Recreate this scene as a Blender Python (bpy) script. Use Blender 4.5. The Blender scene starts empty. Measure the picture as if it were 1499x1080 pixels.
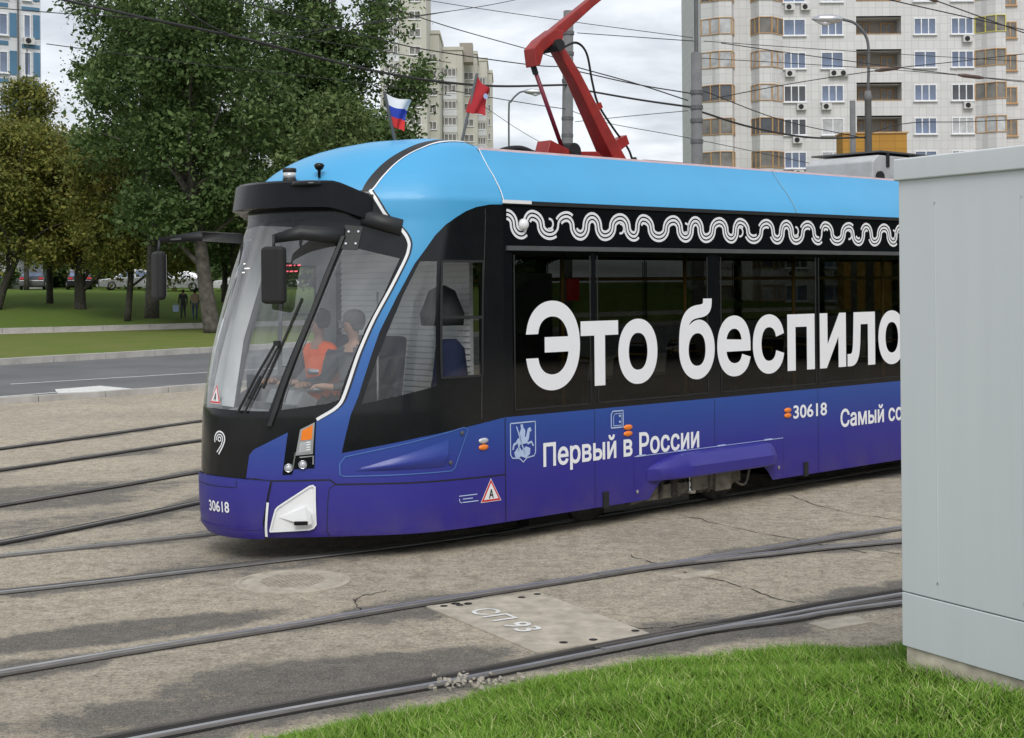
import bpy, bmesh, math, random
import numpy as np
from mathutils import Vector, Matrix, geometry, noise
random.seed(7); RNG = np.random.default_rng(7)
SC = bpy.context.scene; COL = SC.collection
# ------------------------------------------------------------------ camera
cd = bpy.data.cameras.new('camera'); cam = bpy.data.objects.new('camera', cd); COL.objects.link(cam)
cd.sensor_width = 36; cd.lens = 36 * 2100 / 1499; cd.shift_y = -(540 - 416.6) / 1499
cd.clip_start = .1; cd.clip_end = 3000
cam.location = (0, 0, 2.25)
cam.rotation_euler = (Matrix.Rotation(math.radians(90), 3, 'X') @ Matrix.Rotation(-.0089, 3, 'Z')).to_euler()
SC.camera = cam
# ------------------------------------------------------------------ world: even overcast over a Nishita base
SUN_EL, SUN_AZ = math.radians(46), math.radians(176)      # azimuth clockwise from +Y
wd = bpy.data.worlds.new('World'); SC.world = wd; wd.use_nodes = True
nt = wd.node_tree; nt.nodes.clear()
def wn(t): return nt.nodes.new(t)
wo = wn('ShaderNodeOutputWorld'); bg = wn('ShaderNodeBackground'); sky = wn('ShaderNodeTexSky')
sky.sky_type = 'NISHITA'; sky.sun_disc = False; sky.sun_elevation = SUN_EL; sky.sun_rotation = SUN_AZ
hs = wn('ShaderNodeVectorMath'); hs.operation = 'SCALE'; hs.inputs['Scale'].default_value = .10
tc = wn('ShaderNodeTexCoord'); sp = wn('ShaderNodeSeparateXYZ'); cb = wn('ShaderNodeCombineXYZ')
mz = wn('ShaderNodeMath'); mz.operation = 'MAXIMUM'; mz.inputs[1].default_value = .0
ad = wn('ShaderNodeMath'); ad.operation = 'ADD'; ad.inputs[1].default_value = .16
dx = wn('ShaderNodeMath'); dx.operation = 'DIVIDE'; dy = wn('ShaderNodeMath'); dy.operation = 'DIVIDE'
nz = wn('ShaderNodeTexNoise'); nz.inputs['Scale'].default_value = 2.1; nz.inputs['Detail'].default_value = 6; nz.inputs['Roughness'].default_value = .55
cr = wn('ShaderNodeValToRGB')
cr.color_ramp.elements[0].position = .38; cr.color_ramp.elements[0].color = (.43, .452, .49, 1)
cr.color_ramp.elements[1].position = .61; cr.color_ramp.elements[1].color = (.72, .738, .765, 1)
mx = wn('ShaderNodeMixRGB'); mx.inputs[0].default_value = .88
L = nt.links.new
L(tc.outputs['Generated'], sp.inputs[0]); L(sp.outputs['Z'], mz.inputs[0]); L(mz.outputs[0], ad.inputs[0])
L(sp.outputs['X'], dx.inputs[0]); L(ad.outputs[0], dx.inputs[1]); L(sp.outputs['Y'], dy.inputs[0]); L(ad.outputs[0], dy.inputs[1])
L(dx.outputs[0], cb.inputs[0]); L(dy.outputs[0], cb.inputs[1]); L(cb.outputs[0], nz.inputs['Vector']); L(nz.outputs['Fac'], cr.inputs[0])
L(sky.outputs[0], hs.inputs[0]); L(hs.outputs[0], mx.inputs[1]); L(cr.outputs[0], mx.inputs[2])
L(mx.outputs[0], bg.inputs['Color']); bg.inputs['Strength'].default_value = 1.0; L(bg.outputs[0], wo.inputs[0])
# ------------------------------------------------------------------ sun behind cloud
sd = bpy.data.lights.new('sun', 'SUN'); sun = bpy.data.objects.new('sun', sd); COL.objects.link(sun)
sd.energy = 1.5; sd.angle = math.radians(28); sd.color = (1, .97, .92)
_d = Vector((math.sin(SUN_AZ) * math.cos(SUN_EL), math.cos(SUN_AZ) * math.cos(SUN_EL), math.sin(SUN_EL)))
sun.rotation_euler = _d.to_track_quat('Z', 'Y').to_euler(); sun.location = (0, -10, 40)
vs = SC.view_settings; vs.view_transform = 'Standard'; vs.look = 'None'; vs.exposure = 0.5; vs.gamma = 1; vs.use_curve_mapping = False
SC.cycles.max_bounces = 8; SC.cycles.transparent_max_bounces = 24
# ------------------------------------------------------------------ materials
def lin(c): return tuple(((v / 255) / 12.92 if v <= 10 else ((v / 255 + .055) / 1.055) ** 2.4) for v in c)
class NT:
    def __init__(s, name):
        s.m = bpy.data.materials.new(name); s.m.use_nodes = True; s.t = s.m.node_tree; s.b = s.t.nodes['Principled BSDF']; s.o = s.t.nodes['Material Output']
    def n(s, t, **k):
        x = s.t.nodes.new(t)
        for a, v in k.items(): setattr(x, a, v)
        return x
    def l(s, a, b): s.t.links.new(a, b)
    def co(s): return s.n('ShaderNodeTexCoord').outputs['Object']
    def noise(s, scale, detail=4, rough=.6, vec=None, dist=0):
        x = s.n('ShaderNodeTexNoise'); x.inputs['Scale'].default_value = scale; x.inputs['Detail'].default_value = detail; x.inputs['Roughness'].default_value = rough; x.inputs['Distortion'].default_value = dist
        s.l(vec if vec else s.co(), x.inputs['Vector']); return x.outputs['Fac']
    def ramp(s, fac, stops):
        r = s.n('ShaderNodeValToRGB'); e = r.color_ramp.elements
        while len(e) < len(stops): e.new(.5)
        for i, (p, c) in enumerate(stops): e[i].position = p; e[i].color = (*c, 1) if len(c) == 3 else c
        s.l(fac, r.inputs[0]); return r.outputs[0]
    def mix(s, f, a, b, mode='MIX'):
        x = s.n('ShaderNodeMixRGB', blend_type=mode)
        for i, v in zip((0, 1, 2), (f, a, b)):
            if hasattr(v, 'node'): s.l(v, x.inputs[i])
            elif i == 0: x.inputs[0].default_value = v
            else: x.inputs[i].default_value = (*v, 1)
        return x.outputs[0]
    def bump(s, h, strength=.3, dist=.01):
        b = s.n('ShaderNodeBump'); b.inputs['Strength'].default_value = strength; b.inputs['Distance'].default_value = dist
        s.l(h, b.inputs['Height']); s.l(b.outputs[0], s.b.inputs['Normal'])
    def col(s, c):
        if hasattr(c, 'node'): s.l(c, s.b.inputs['Base Color'])
        else: s.b.inputs['Base Color'].default_value = (*c, 1)
    def set(s, rough=.5, metal=0, coat=0, spec=.5):
        s.b.inputs['Roughness'].default_value = rough; s.b.inputs['Metallic'].default_value = metal; s.b.inputs['Coat Weight'].default_value = coat; s.b.inputs['Coat Roughness'].default_value = .08; s.b.inputs['Specular IOR Level'].default_value = spec
def plain(name, c, rough=.5, metal=0, coat=0, var=.12, scale=6, bump=0, spec=.5):
    k = NT(name); k.set(rough, metal, coat, spec)
    f = k.noise(scale, 5)
    k.col(k.ramp(f, [(.3, tuple(v * (1 - var) for v in c)), (.7, tuple(min(1, v * (1 + var)) for v in c))]))
    if bump: k.bump(k.noise(scale * 12, 3), bump, .004)
    return k.m
M = {}
M['black'] = plain('gloss_black', (.006, .007, .009), .14, 0, 0, .1, spec=.38)
M['visor'] = plain('visor_black', (.005, .006, .008), .2, 0, 0, .1, spec=.2)
M['edgeblue'] = plain('edge_blue', (.07, .16, .45), .4)
M['blackm'] = plain('matt_black', (.014, .015, .017), .55, 0, 0, .2)
M['rubber'] = plain('rubber', (.012, .012, .013), .75)
M['white'] = plain('white_paint', (.78, .79, .8), .4, 0, 0, .04)
M['letter'] = plain('white_film', (.80, .81, .84), .5, 0, 0, .02)
M['paleblue'] = plain('pale_film', (.42, .52, .74), .5, 0, 0, .06)
M['greyrail'] = plain('grey_trim', (.11, .115, .12), .4, .3)
M['alu'] = plain('aluminium', (.5, .51, .53), .35, .8)
M['silver'] = plain('silver', (.62, .63, .65), .2, 1)
M['pink'] = plain('pinkish_edge', (.75, .55, .58), .5)
M['boxgrey'] = plain('box_grey', (.42, .43, .44), .6)
M['seamgrey'] = plain('seam_grey', (.20, .36, .46), .5)
M['red'] = plain('panto_red', (.27, .018, .014), .45, 0, .1, .25, 5)
M['dred'] = plain('rod_red', (.17, .012, .03), .45)
M['signred'] = plain('sign_red', (.6, .03, .04), .45)
M['steel'] = plain('bogie_steel', (.16, .145, .12), .65, .2, 0, .5, 9, .4)
M['dirty'] = plain('bogie_dark', (.05, .046, .04), .8, 0, 0, .5, 12, .4)
M['liner'] = plain('cab_liner', (.62, .63, .64), .6)
M['dark_int'] = plain('dark_interior', (.035, .037, .042), .7)
M['grey_int'] = plain('grey_interior', (.24, .245, .25), .7)
M['seat'] = plain('seat_fabric', (.03, .035, .05), .85)
M['yellow'] = plain('yellow_rail', (.55, .32, .06), .4)
M['amber'] = plain('amber_lens', (.85, .22, .02), .2, 0, .5)
M['lens'] = plain('clear_lens', (.55, .57, .6), .1, .2, .6)
M['cabinet'] = plain('cabinet_grey', (.60, .64, .655), .55, 0, 0, .05, 1.1, .05)
k = NT('cabinet_grey'); k.set(.5, spec=.4); mpg = k.n('ShaderNodeMapping'); mpg.inputs['Scale'].default_value = (7, 7, .35); k.l(k.co(), mpg.inputs['Vector']); st_ = k.noise(1, 5, .6, mpg.outputs[0])
c = k.ramp(st_, [(.3, (.585, .62, .635)), (.55, (.61, .645, .66)), (.75, (.625, .66, .672))]); c = k.mix(k.ramp(k.noise(45, 4, .7), [(.70, (0, 0, 0)), (.76, (.5, .5, .5))]), c, (.34, .34, .33)); k.col(c); k.bump(k.noise(2.2, 3), .12, .01); M['cabinet'] = k.m
M['plinth'] = plain('plinth_concrete', (.55, .49, .40), .9, 0, 0, .3, 9, .5)
M['concrete'] = plain('concrete', (.36, .33, .28), .9, 0, 0, .25, 7, .5)
M['kerb'] = plain('kerb_stone', (.40, .385, .36), .9, 0, 0, .18, 3, .3)
M['pole'] = plain('pole_concrete', (.15, .155, .16), .85, 0, 0, .12, 4, .2)
M['polemetal'] = plain('pole_metal', (.11, .115, .12), .6, .2, 0, .15)
M['wire'] = plain('wire', (.02, .02, .022), .6)
M['insul'] = plain('insulator', (.10, .065, .05), .4)
M['bark'] = plain('bark', (.05, .046, .037), .95, 0, 0, .5, 5, .8)
M['birch'] = plain('pale_bark', (.085, .077, .066), .95, 0, 0, .6, 3, .6)
M['paint'] = plain('road_paint', (.62, .62, .6), .8, 0, 0, .25, 12)
M['skin'] = plain('skin', (.36, .21, .15), .6, 0, 0, .08)
M['hair'] = plain('hair', (.025, .02, .016), .8)
M['hairg'] = plain('hair_grey', (.12, .115, .11), .8)
M['suit'] = plain('dark_suit', (.05, .052, .06), .85)
M['navy'] = plain('navy_cloth', (.012, .018, .06), .85)
M['vest'] = plain('orange_vest', (.95, .13, .01), .7, 0, 0, .12, 9)
M['jeans'] = plain('jeans', (.07, .10, .16), .85)
M['beige'] = plain('beige_cloth', (.45, .33, .24), .85)
def livery():
    k = NT('livery_gradient'); k.set(.42, 0, .12)
    sx = k.n('ShaderNodeSeparateXYZ'); k.l(k.co(), sx.inputs[0])
    mp = k.n('ShaderNodeMapRange'); mp.inputs['From Min'].default_value = .15; mp.inputs['From Max'].default_value = 3.0; k.l(sx.outputs['Z'], mp.inputs['Value'])
    c = k.ramp(mp.outputs[0], [(.0, (.024, .013, .20)), (.16, (.026, .023, .25)), (.28, (.02, .056, .29)), (.36, (.022, .08, .33)), (.55, (.025, .125, .40)), (.74, (.042, .27, .56)), (.86, (.06, .35, .64))])
    c = k.mix(k.ramp(k.noise(1.6, 5), [(.35, (0, 0, 0)), (.75, (.06, .06, .06))]), c, (.10, .09, .09))
    ge = k.n('ShaderNodeNewGeometry'); c = k.mix(ge.outputs['Backfacing'], c, (.55, .56, .57))
    gm = k.n('ShaderNodeMapRange'); gm.inputs['From Min'].default_value = .55; gm.inputs['From Max'].default_value = .18; k.l(sx.outputs['Z'], gm.inputs['Value'])      # road film thrown up on the skirt
    gx = k.n('ShaderNodeMath', operation='MULTIPLY'); k.l(gm.outputs[0], gx.inputs[0]); k.l(k.ramp(k.noise(3.5, 6, .7), [(.42, (0, 0, 0)), (.72, (.3, .3, .3))]), gx.inputs[1]); c = k.mix(gx.outputs[0], c, (.12, .105, .09))
    k.col(c); k.l(k.ramp(k.noise(2.2, 5), [(.3, (.36, .36, .36)), (.7, (.52, .52, .52))]), k.b.inputs['Roughness'])
    return k.m
M['livery'] = livery()
def lined_black():
    k = NT('gloss_black_lined'); k.set(.14, 0, 0, .36); ge = k.n('ShaderNodeNewGeometry'); k.col(k.mix(ge.outputs['Backfacing'], k.ramp(k.noise(6), [(.3, (.007, .008, .010)), (.7, (.010, .011, .013))]), (.50, .51, .52))); return k.m
M['mask'] = lined_black()
M['cyan'] = plain('cyan_paint', (.06, .35, .64), .42, 0, .12, .05, 1.2)
def glass(name, tint, gl=1.0, rough=.01, ior=1.5):
    k = NT(name); k.t.nodes.remove(k.b)
    tr = k.n('ShaderNodeBsdfTransparent'); tr.inputs[0].default_value = (*tint, 1)
    g = k.n('ShaderNodeBsdfGlossy'); g.inputs['Roughness'].default_value = rough; g.inputs[0].default_value = (gl, gl, gl, 1)
    ge = k.n('ShaderNodeNewGeometry'); dt = k.n('ShaderNodeVectorMath', operation='DOT_PRODUCT'); k.l(ge.outputs['Normal'], dt.inputs[0]); k.l(ge.outputs['Incoming'], dt.inputs[1])
    ab = k.n('ShaderNodeMath', operation='ABSOLUTE'); k.l(dt.outputs['Value'], ab.inputs[0]); om = k.n('ShaderNodeMath', operation='SUBTRACT'); om.inputs[0].default_value = 1; k.l(ab.outputs[0], om.inputs[1])
    pw = k.n('ShaderNodeMath', operation='POWER'); k.l(om.outputs[0], pw.inputs[0]); pw.inputs[1].default_value = 5; r0 = ((ior - 1) / (ior + 1)) ** 2       # Schlick, same from both sides of the pane
    fr = k.n('ShaderNodeMath', operation='MULTIPLY_ADD'); k.l(pw.outputs[0], fr.inputs[0]); fr.inputs[1].default_value = 1 - r0; fr.inputs[2].default_value = r0
    mx = k.n('ShaderNodeMixShader'); k.l(fr.outputs[0], mx.inputs[0]); k.l(tr.outputs[0], mx.inputs[1]); k.l(g.outputs[0], mx.inputs[2]); k.l(mx.outputs[0], k.o.inputs[0])
    return k.m
M['glass'] = glass('clear_glass', (.92, .94, .94), ior=2.1); M['tint'] = glass('tinted_glass', (.19, .195, .19)); M['cabglass'] = glass('cab_glass', (.84, .86, .86), ior=1.65)
M['pane'] = plain('building_pane', (.15, .19, .28), .08, 0, .2, .5, .25)
M['curtain'] = plain('curtained_pane', (.42, .43, .44), .25, 0, .2, .35, 1.2)
M['panewarm'] = plain('dim_pane', (.07, .075, .085), .1, 0, .2, .5, .5)
M['panedark'] = plain('bay_pane', (.17, .16, .145), .12, 0, .2, .6, .6)
# ------------------------------------------------------------------ mesh helpers
class MB:
    def __init__(s): s.v = []; s.f = []
    def add(s, vs, fs):
        n = len(s.v); s.v += [tuple(v) for v in vs]; s.f += [tuple(i + n for i in f) for f in fs]; return s
    def box(s, x0, x1, y0, y1, z0, z1):
        return s.add([(x, y, z) for z in (z0, z1) for x, y in ((x0, y0), (x1, y0), (x1, y1), (x0, y1))], [(3, 2, 1, 0), (4, 5, 6, 7), (0, 1, 5, 4), (1, 2, 6, 5), (2, 3, 7, 6), (3, 0, 4, 7)])
    def cbox(s, c, sz, R=None):
        h = [v / 2 for v in sz]; R = R or Matrix.Identity(3); c = Vector(c)
        vs = [c + R @ Vector((x * h[0], y * h[1], z * h[2])) for z in (-1, 1) for x, y in ((-1, -1), (1, -1), (1, 1), (-1, 1))]
        return s.add(vs, [(3, 2, 1, 0), (4, 5, 6, 7), (0, 1, 5, 4), (1, 2, 6, 5), (2, 3, 7, 6), (3, 0, 4, 7)])
    def tube(s, pts, r, n=8, cap=True):
        pts = [Vector(p) for p in pts]; rs = r if hasattr(r, '__len__') else [r] * len(pts); base = len(s.v); up = None
        for i, p in enumerate(pts):
            d = (pts[min(i + 1, len(pts) - 1)] - pts[max(i - 1, 0)]).normalized()
            if up is None: up = d.orthogonal().normalized()
            up = (up - d * up.dot(d)); up = up.normalized() if up.length > 1e-5 else d.orthogonal().normalized(); q = d.cross(up)
            for k in range(n):
                a = 2 * math.pi * k / n; s.v.append(tuple(p + (up * math.cos(a) + q * math.sin(a)) * rs[i]))
        for i in range(len(pts) - 1):
            for k in range(n):
                a = base + i * n + k; b = base + i * n + (k + 1) % n; s.f.append((a, b, b + n, a + n))
        if cap: s.f.append(tuple(base + k for k in reversed(range(n)))); s.f.append(tuple(base + (len(pts) - 1) * n + k for k in range(n)))
        return s
    def beam(s, pts, hw, axis):                          # rectangular tapered beam; hw = [(half in-plane, half along axis)]
        pts = [Vector(p) for p in pts]; ax = Vector(axis).normalized(); base = len(s.v)
        for i, p in enumerate(pts):
            d = (pts[min(i + 1, len(pts) - 1)] - pts[max(i - 1, 0)]).normalized(); q = ax.cross(d).normalized(); a, b = hw[i]
            for u, v in ((-1, -1), (1, -1), (1, 1), (-1, 1)): s.v.append(tuple(p + q * a * u + ax * b * v))
        for i in range(len(pts) - 1):
            for k in range(4): s.f.append((base + i * 4 + k, base + i * 4 + (k + 1) % 4, base + i * 4 + 4 + (k + 1) % 4, base + i * 4 + 4 + k))
        s.f += [tuple(base + k for k in (3, 2, 1, 0)), tuple(base + (len(pts) - 1) * 4 + k for k in range(4))]; return s
    def lathe(s, prof, c=(0, 0, 0), n=16, axis='z'):
        base = len(s.v); c = Vector(c)
        for r, h in prof:
            for k in range(n):
                a = 2 * math.pi * k / n; p = (r * math.cos(a), r * math.sin(a), h)
                if axis == 'y': p = (p[0], p[2], p[1])
                if axis == 'x': p = (p[2], p[0], p[1])
                s.v.append(tuple(c + Vector(p)))
        for i in range(len(prof) - 1):
            for k in range(n):
                a = base + i * n + k; b = base + i * n + (k + 1) % n; s.f.append((a, b, b + n, a + n))
        s.f.append(tuple(base + k for k in reversed(range(n)))); s.f.append(tuple(base + (len(prof) - 1) * n + k for k in range(n))); return s
    def prism(s, poly, y0, y1):                          # poly in (x,z), extruded along y
        n = len(poly); s.add([(x, y, z) for y in (y0, y1) for x, z in poly], [tuple(range(n)), tuple(reversed(range(n, 2 * n)))] + [(i, i + n, (i + 1) % n + n, (i + 1) % n) for i in range(n)]); return s
    def hprism(s, poly, z0, z1):                         # poly in (x,y)
        n = len(poly); s.add([(x, y, z) for z in (z0, z1) for x, y in poly], [tuple(reversed(range(n))), tuple(range(n, 2 * n))] + [(i, (i + 1) % n, (i + 1) % n + n, i + n) for i in range(n)]); return s
    def mesh(s, name, smooth=False):
        m = bpy.data.meshes.new(name); m.from_pydata(s.v, [], s.f)
        bm = bmesh.new(); bm.from_mesh(m); bmesh.ops.recalc_face_normals(bm, faces=bm.faces); bm.to_mesh(m); bm.free()
        if smooth: m.polygons.foreach_set('use_smooth', [True] * len(m.polygons))
        return m
def link(o, parent=None):
    COL.objects.link(o)
    if parent: o.parent = parent
    return o
def obj(name, mb, mat, parent=None, smooth=False, bevel=0, loc=None):
    me = mb.mesh(name, smooth) if isinstance(mb, MB) else mb
    if mat is not None: me.materials.clear(); me.materials.append(M[mat] if isinstance(mat, str) else mat)
    o = link(bpy.data.objects.new(name, me), parent)
    if loc: o.location = loc
    if bevel:
        b = o.modifiers.new('bevel', 'BEVEL'); b.width = bevel; b.segments = 2; b.limit_method = 'ANGLE'
        me.polygons.foreach_set('use_smooth', [True] * len(me.polygons)); o.modifiers.new('wn', 'WEIGHTED_NORMAL')
    return o
def tag(o, label, cat, group=None):
    o['label'] = label; o['category'] = cat
    if group: o['group'] = group
    return o
def struct(o): o['kind'] = 'structure'; return o
def empty(name, loc=(0, 0, 0), rz=0, parent=None):
    o = link(bpy.data.objects.new(name, None), parent); o.location = loc; o.rotation_euler = (0, 0, rz); o.empty_display_size = .3; return o
def copy_tree(o, parent=None):
    c = o.copy(); link(c, parent)
    for ch in o.children: copy_tree(ch, c)
    return c
def glyphs(body, bold):
    """outlines of a line of text, emboldened, as one triangulated mesh per letter: [(verts2d, tris)] normalised to the text's box"""
    cu = bpy.data.curves.new('t', 'FONT'); cu.body = body; cu.size = 1; cu.resolution_u = 4
    o = bpy.data.objects.new('t', cu); COL.objects.link(o); dg = bpy.context.evaluated_depsgraph_get()
    loops = []
    for sp_l in o.evaluated_get(dg).to_curve(dg).splines:
        if sp_l.type == 'BEZIER':
            bp_ = sp_l.bezier_points; pts = []
            for a, b in zip(bp_, list(bp_[1:]) + [bp_[0]]):
                straight = (a.handle_right - a.co).cross(b.co - a.co).length < 1e-5 and (b.handle_left - b.co).cross(b.co - a.co).length < 1e-5
                for u in ([0] if straight else (0, .2, .4, .6, .8)): v = 1 - u; p = a.co * v ** 3 + a.handle_right * 3 * v * v * u + b.handle_left * 3 * v * u * u + b.co * u ** 3; pts.append((p.x, p.y))
        else: pts = [(p.co.x, p.co.y) for p in sp_l.points]
        if len(pts) > 2: loops.append(np.array(pts))
    bpy.data.objects.remove(o); bpy.data.curves.remove(cu)
    cl_ = []
    for l in sorted(loops, key=lambda l: l[:, 0].min()):
        if cl_ and l[:, 0].min() < cl_[-1][0] - .005: cl_[-1][1].append(l); cl_[-1][0] = max(cl_[-1][0], l[:, 0].max())
        else: cl_.append([l[:, 0].max(), [l]])
    loops = []
    for _, ls in cl_:                                     # outer contours run one way or the other depending on the glyph's source
        b = max(ls, key=lambda l: np.ptp(l[:, 0]) * np.ptp(l[:, 1])); neg = (b[:, 0] * np.roll(b[:, 1], -1) - np.roll(b[:, 0], -1) * b[:, 1]).sum() < 0; loops += [l[::-1] if neg else l for l in ls]
    out = []
    for lp in loops:
        d = np.roll(lp, -1, 0) - lp; lp = lp[np.linalg.norm(d, axis=1) > 1e-5]; d = np.roll(lp, -1, 0) - lp; d /= np.linalg.norm(d, axis=1, keepdims=True); n = np.stack([d[:, 1], -d[:, 0]], 1); n0 = np.roll(n, 1, 0); m = n + n0; m /= np.maximum((m * m).sum(1, keepdims=True) / 2, .5); out.append(lp + m * bold)
    ar = [(l.min(0), l.max(0), l) for l in out]; ar.sort(key=lambda t: t[0][0]); groups = []
    for lo, hi, l in ar:
        if groups and lo[0] < groups[-1][0] - .02: groups[-1][1].append(l); groups[-1][0] = max(groups[-1][0], hi[0])
        else: groups.append([hi[0], [l]])
    allp = np.vstack(out); lo, hi = allp.min(0), allp.max(0); res = []
    for _, ls in groups:
        pts, ed = [], []
        for l in ls: n = len(pts); pts += [Vector(p) for p in l]; ed += [(n + i, n + (i + 1) % len(l)) for i in range(len(l))]
        vs, _, fs, *_r = geometry.delaunay_2d_cdt(pts, ed, [], 0, 1e-7); V = np.array([tuple(v) for v in vs]); F = np.array([list(f) for f in fs]); c = V[F].mean(1); wn = np.zeros(len(c))
        for l in ls:
            q = np.roll(l, -1, 0)
            for a, b in zip(l, q):
                cr = (b[0] - a[0]) * (c[:, 1] - a[1]) - (c[:, 0] - a[0]) * (b[1] - a[1]); wn += ((a[1] <= c[:, 1]) & (b[1] > c[:, 1]) & (cr > 0)).astype(int); wn -= ((a[1] > c[:, 1]) & (b[1] <= c[:, 1]) & (cr < 0)).astype(int)
        res.append(((V - lo) / (hi - lo), F[wn > 0]))
    return res
def text_objs(name, body, bold, x0, x1, y0, y1, fn, mat, parent):
    o = None
    for V, F in glyphs(body, bold):
        me = bpy.data.meshes.new(name); me.from_pydata([tuple(fn(x0 + u * (x1 - x0), y0 + v * (y1 - y0))) for u, v in V], [], F.tolist()); me.validate(); o = obj(name, me, mat, parent)
    return o
def catmull(p, n=6):
    p = [np.array(q, float) for q in p]; q = [2 * p[0] - p[1]] + p + [2 * p[-1] - p[-2]]; out = []
    for i in range(1, len(q) - 2):
        for u in np.linspace(0, 1, n, endpoint=False):
            a, b, c, d = q[i - 1:i + 3]; out.append(.5 * ((2 * b) + (c - a) * u + (2 * a - 5 * b + 4 * c - d) * u * u + (3 * b - a - 3 * c + d) * u ** 3))
    return out + [p[-1]]
# ================================================================== SETTING
TP = Vector((-.0714, 12.3954, 0)); TA = math.radians(42.163); TU = Vector((math.cos(TA), math.sin(TA), 0)); TN = Vector((-math.sin(TA), math.cos(TA), 0))
def tw(s, t, z=0): return TP + TU * s + TN * t + Vector((0, 0, z))
near = [(-12, 3.3), (-8, 2.15), (-3.97, 1.175), (-2.73, .92), (-1.85, .77), (-1.26, .66), (-.4, .55), (.6, .5), (1.6, .488), (16, .488)]
RAILS = [[near, [(s, t + 1.6) for s, t in near]],
         [[(-10, -.72), (-4.87, -.994), (-3.118, -1.182), (-1.953, -1.281), (-.224, -1.5), (1.352, -1.69), (3.106, -1.929), (9, -3.0)],
          [(-10, -2.15), (-4.79, -2.708), (-3.1, -2.98), (-1.9, -3.12), (-.445, -3.31), (.653, -3.49), (6, -4.5)]],
         [[(-.4, -1.478), (.3, -1.585), (1.136, -1.839), (2.526, -2.3), (7, -4.1)], [(-2.0, -3.105), (-1.2, -3.215), (-.53, -3.40), (.445, -3.64), (5, -5.1)]],
         [[(-9, 1.4), (-3.149, 3.159), (-2.016, 3.524), (-.635, 4.035), (9, 7.8)], [(-9, 3.3), (-2.234, 5.364), (.64, 6.278), (9, 9.3)]],
         [[(-9, 5.7), (-1.078, 8.153), (2.421, 9.373), (12, 12.7)], [(-9, 7.4), (-.096, 10.522), (4, 12.12), (13, 15.7)]]]
def rail_pts(p): return [tw(*q) for q in catmull(p, 8)]
RP = [[rail_pts(p) for p in tr] for tr in RAILS]
# --- ground
def grid_mesh(name, xs, ys, zf, attr=None):
    X, Y = np.meshgrid(xs, ys); nx, ny = len(xs), len(ys); Z = zf(X, Y)
    v = np.stack([X, Y, Z], -1).reshape(-1, 3); i = np.arange(nx * ny).reshape(ny, nx)
    f = np.stack([i[:-1, :-1], i[:-1, 1:], i[1:, 1:], i[1:, :-1]], -1).reshape(-1, 4)
    me = bpy.data.meshes.new(name); me.from_pydata(v.tolist(), [], f.tolist())
    if attr is not None:
        a = me.attributes.new('stain', 'FLOAT', 'POINT'); a.data.foreach_set('value', attr(X, Y).reshape(-1).astype(np.float32))
    me.polygons.foreach_set('use_smooth', [True] * len(me.polygons)); return me
xs = np.concatenate([np.linspace(-900, -20, 12), np.arange(-10, 9, .1), np.linspace(14, 900, 12)]); ys = np.concatenate([np.linspace(-60, 3, 8), np.arange(5, 25, .1), np.linspace(28, 1500, 24)])
def stain(X, Y):
    out = np.zeros_like(X)
    nzv = np.array([noise.fractal(Vector((x * .8, y * .8, 0)), 1, 2, 4) for x, y in zip(X.ravel(), Y.ravel())]).reshape(X.shape)
    for ti, tr in enumerate(RP):
        for ri, r in enumerate(tr):
            d = np.full(X.shape, 99.)
            for a, b in zip(r[:-1], r[1:]):
                ab = np.array([b.x - a.x, b.y - a.y]); l2 = ab @ ab + 1e-9; u = np.clip(((X - a.x) * ab[0] + (Y - a.y) * ab[1]) / l2, 0, 1)
                d = np.minimum(d, np.hypot(X - a.x - u * ab[0], Y - a.y - u * ab[1]))
            w = .20 + .42 * nzv; out = np.maximum(out, np.clip(1.25 - d / np.maximum(w, .1), 0, 1))
    # oily spill between the rails near the turf and in front of the far tracks
    for cx, cy, rx, ry, g in ((-1.3, 8.0, 1.3, .55, 1), (-.6, 8.5, .7, .3, .8), (-2.6, 9.4, 1.1, .28, .9), (-5.2, 15.5, 1.6, .9, .75), (-4.6, 13.6, 1.5, .5, .5), (-1.9, 11.9, 1.2, .5, .55)):
        q = ((X - cx) * .82 + (Y - cy) * .57) ** 2 / rx ** 2 + (-(X - cx) * .5 + (Y - cy) * .86) ** 2 / ry ** 2
        out = np.maximum(out, g * np.clip(1.5 - q - .9 * nzv, 0, 1))
    return np.clip(out + .25 * np.clip(nzv, 0, 1), 0, 1)
k = NT('yard_ground'); k.set(.92, spec=.25)
at = k.n('ShaderNodeAttribute', attribute_name='stain'); fine = k.noise(22, 8, .8); med = k.noise(5, 6, .65); big = k.noise(.45, 4, .6)
base = k.ramp(med, [(.28, (.30, .258, .198)), (.5, (.44, .386, .303)), (.72, (.56, .503, .405))])
base = k.mix(k.ramp(big, [(.42, (0, 0, 0)), (.7, (.5, .5, .5))]), base, (.24, .22, .185))
pit = k.ramp(k.noise(8.5, 5, .7), [(.27, (1, 1, 1)), (.34, (0, 0, 0))]); base = k.mix(pit, base, (.09, .08, .068))
dk = k.ramp(med, [(.3, (.10, .094, .085)), (.7, (.185, .172, .155))])
ms = k.n('ShaderNodeMath', operation='ADD'); k.l(at.outputs['Fac'], ms.inputs[0])
m2 = k.n('ShaderNodeMath', operation='MULTIPLY_ADD'); k.l(fine, m2.inputs[0]); m2.inputs[1].default_value = 2.6; m2.inputs[2].default_value = -1.3
m3 = k.n('ShaderNodeMath', operation='MULTIPLY_ADD'); k.l(med, m3.inputs[0]); m3.inputs[1].default_value = 2.2; m3.inputs[2].default_value = -1.1
m4 = k.n('ShaderNodeMath', operation='ADD'); k.l(m2.outputs[0], m4.inputs[0]); k.l(m3.outputs[0], m4.inputs[1]); k.l(m4.outputs[0], ms.inputs[1])
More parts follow.
